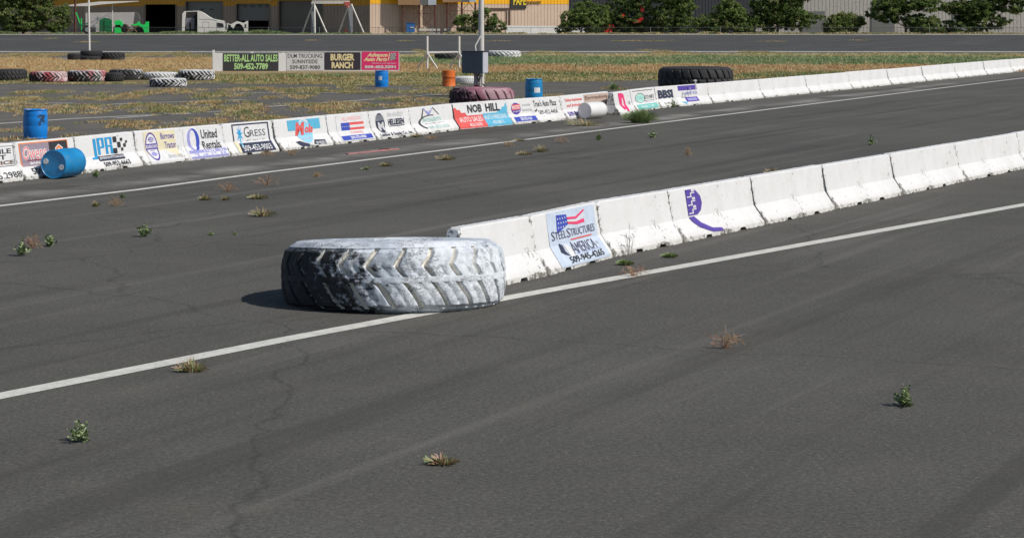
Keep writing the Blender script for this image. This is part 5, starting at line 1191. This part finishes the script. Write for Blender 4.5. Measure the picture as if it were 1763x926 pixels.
W = [(37, 441, 32, 38, 'leafy', "leafy green weed nearest the lower left corner of the track"), (56, 428, 30, 24, 'pink', "reddish dry weed between the two leafy ones at left"), (85, 425, 30, 25, 'leafy', "low pale green weed right of the reddish one at left"),
     (248, 408, 36, 31, 'leafy', "upright leafy weed alone in the middle of the left track"), (165, 356, 16, 10, 'gold', "small golden tuft left of the spindly dry weed below the painted line"), (200, 355, 30, 14, 'dry', "spindly dry weed below the painted line at left"), (211, 341, 10, 9, 'leafy', "tiny green weed on the painted line"),
     (352, 345, 26, 10, 'gold', "flat golden tuft, left of the pair below the pinkish weeds"), (388, 345, 16, 8, 'gold', "flat golden tuft, right of the pair below the pinkish weeds"), (392, 330, 44, 16, 'pink', "pinkish dry weed below the painted line"), (460, 320, 52, 20, 'pink', "wider pinkish dry weed further right below the line"), (444, 343, 36, 10, 'gold', "golden tuft just above the big flat one"), (453, 373, 50, 17, 'gold', "big flat golden tuft in the left centre of the track"),
     (362, 405, 18, 6, 'leafy', "tiny flat green sprout, left of the two beside each other"), (404, 405, 12, 6, 'leafy', "tiny flat green sprout, right of the two beside each other"), (630, 293, 26, 8, 'leafy', "low green weed below the pink debris"), (664, 287, 24, 10, 'gold', "golden weed right of the low green one below the debris"), (768, 276, 36, 12, 'gold', "golden tuft below the painted line at centre"), (546, 305, 20, 8, 'dry', "faint dry weed below the line left of the debris"), 
     (903, 267, 30, 8, 'gold', "flat golden tuft, the left and lower of the pair at right"), (932, 262, 28, 13, 'gold', "taller golden tuft, the right of the pair at right"), (895, 243, 24, 5, 'gold', "flat tuft growing on the painted line"), (1031, 242, 8, 16, 'leafy', "thin upright green sprig above the middle of the track"), (1124, 238, 18, 18, 'leafy', "pale green upright weed at the right of the track"), (1184, 268, 12, 15, 'dry', "dark dry twiggy weed near the right"),
     (966, 246, 30, 12, 'dry', "faint grey dry weed between the line and the golden pair"), (165, 306, 16, 16, 'leafy', "small weed right of the fallen blue drum"), (1012, 217, 74, 17, 'gold', "wide yellow green clump in front of the fallen white drum"), (1103, 212, 60, 25, 'grass', "thick bright green grass clump by the auto parts barrier"), (1159, 186, 26, 17, 'leafy', "bushy grey green weed in front of the BBSI barrier"),
     (716, 237, 24, 9, 'gold', "green clump at the joint left of the dark arc barrier"), (742, 241, 26, 7, 'dry', "dry tan tuft at the foot of the dark arc barrier"), (1057, 155, 18, 13, 'grass', "yellow green grass tuft behind the far barriers"), (501, 268, 20, 10, 'dry', "dry tuft at the foot of the turquoise poster barrier"), (460, 268, 24, 8, 'dry', "dry tuft at the foot of the Gress barrier"),
     (1083, 441, 46, 54, 'wisp', "tall wispy pale weed against the blank foreground barrier"), (1076, 457, 30, 9, 'grass', "flat green clump in front of the wispy weed"), (1153, 444, 28, 8, 'grass', "small flat green clump below the foreground barriers"), (1092, 476, 60, 20, 'pink', "pink dry weed on the near painted line"), (875, 252, 20, 8, 'dry', "sparse dry sprig above the painted line before the Nob Hill barrier"),
     (1330, 300, 30, 12, 'gold', "golden tuft on the track right of the twiggy weed"), (1500, 250, 26, 18, 'leafy', "leafy weed on the track towards the right edge"), (1640, 300, 40, 12, 'gold', "wide golden tuft near the right edge"), (330, 640, 60, 24, 'gold', "golden tuft low on the near asphalt at left"), (140, 760, 60, 44, 'leafy', "leafy weed near the bottom left corner"), (1250, 600, 70, 26, 'pink', "reddish dry weed on the near asphalt at right"), (760, 800, 60, 22, 'gold', "flat golden tuft near the bottom centre"), (1560, 700, 60, 40, 'leafy', "leafy weed near the bottom right")]
for a in W: weed(*a)
# pink debris strip
mb = MB()
pts = [(597, 266.5), (615, 265), (635, 263.2), (650, 261.5), (668, 259.5), (685, 258)]
for (a, b_) in zip(pts, pts[1:]):
    p, q = G(*a), G(*b_); mb.bar((p.x, p.y, .02 + random.uniform(0, .01)), (q.x, q.y, .02), .09, .025)
p = G(661, 259.5); mb.bar((p.x - .12, p.y, .03), (p.x + .14, p.y + .05, .04), .12, .03, 1)
solo(mb, "torn_strip", [mat("pink_plastic", (.50, .22, .22), .7, .3, 5), mat("dark_maroon", (.10, .02, .02), .8)], tuple(G(640, 263)), "pink torn plastic strip lying on the track before the flag barrier", "debris")

for o in list(bpy.data.objects):
    if '_o' in o: del o['_o']
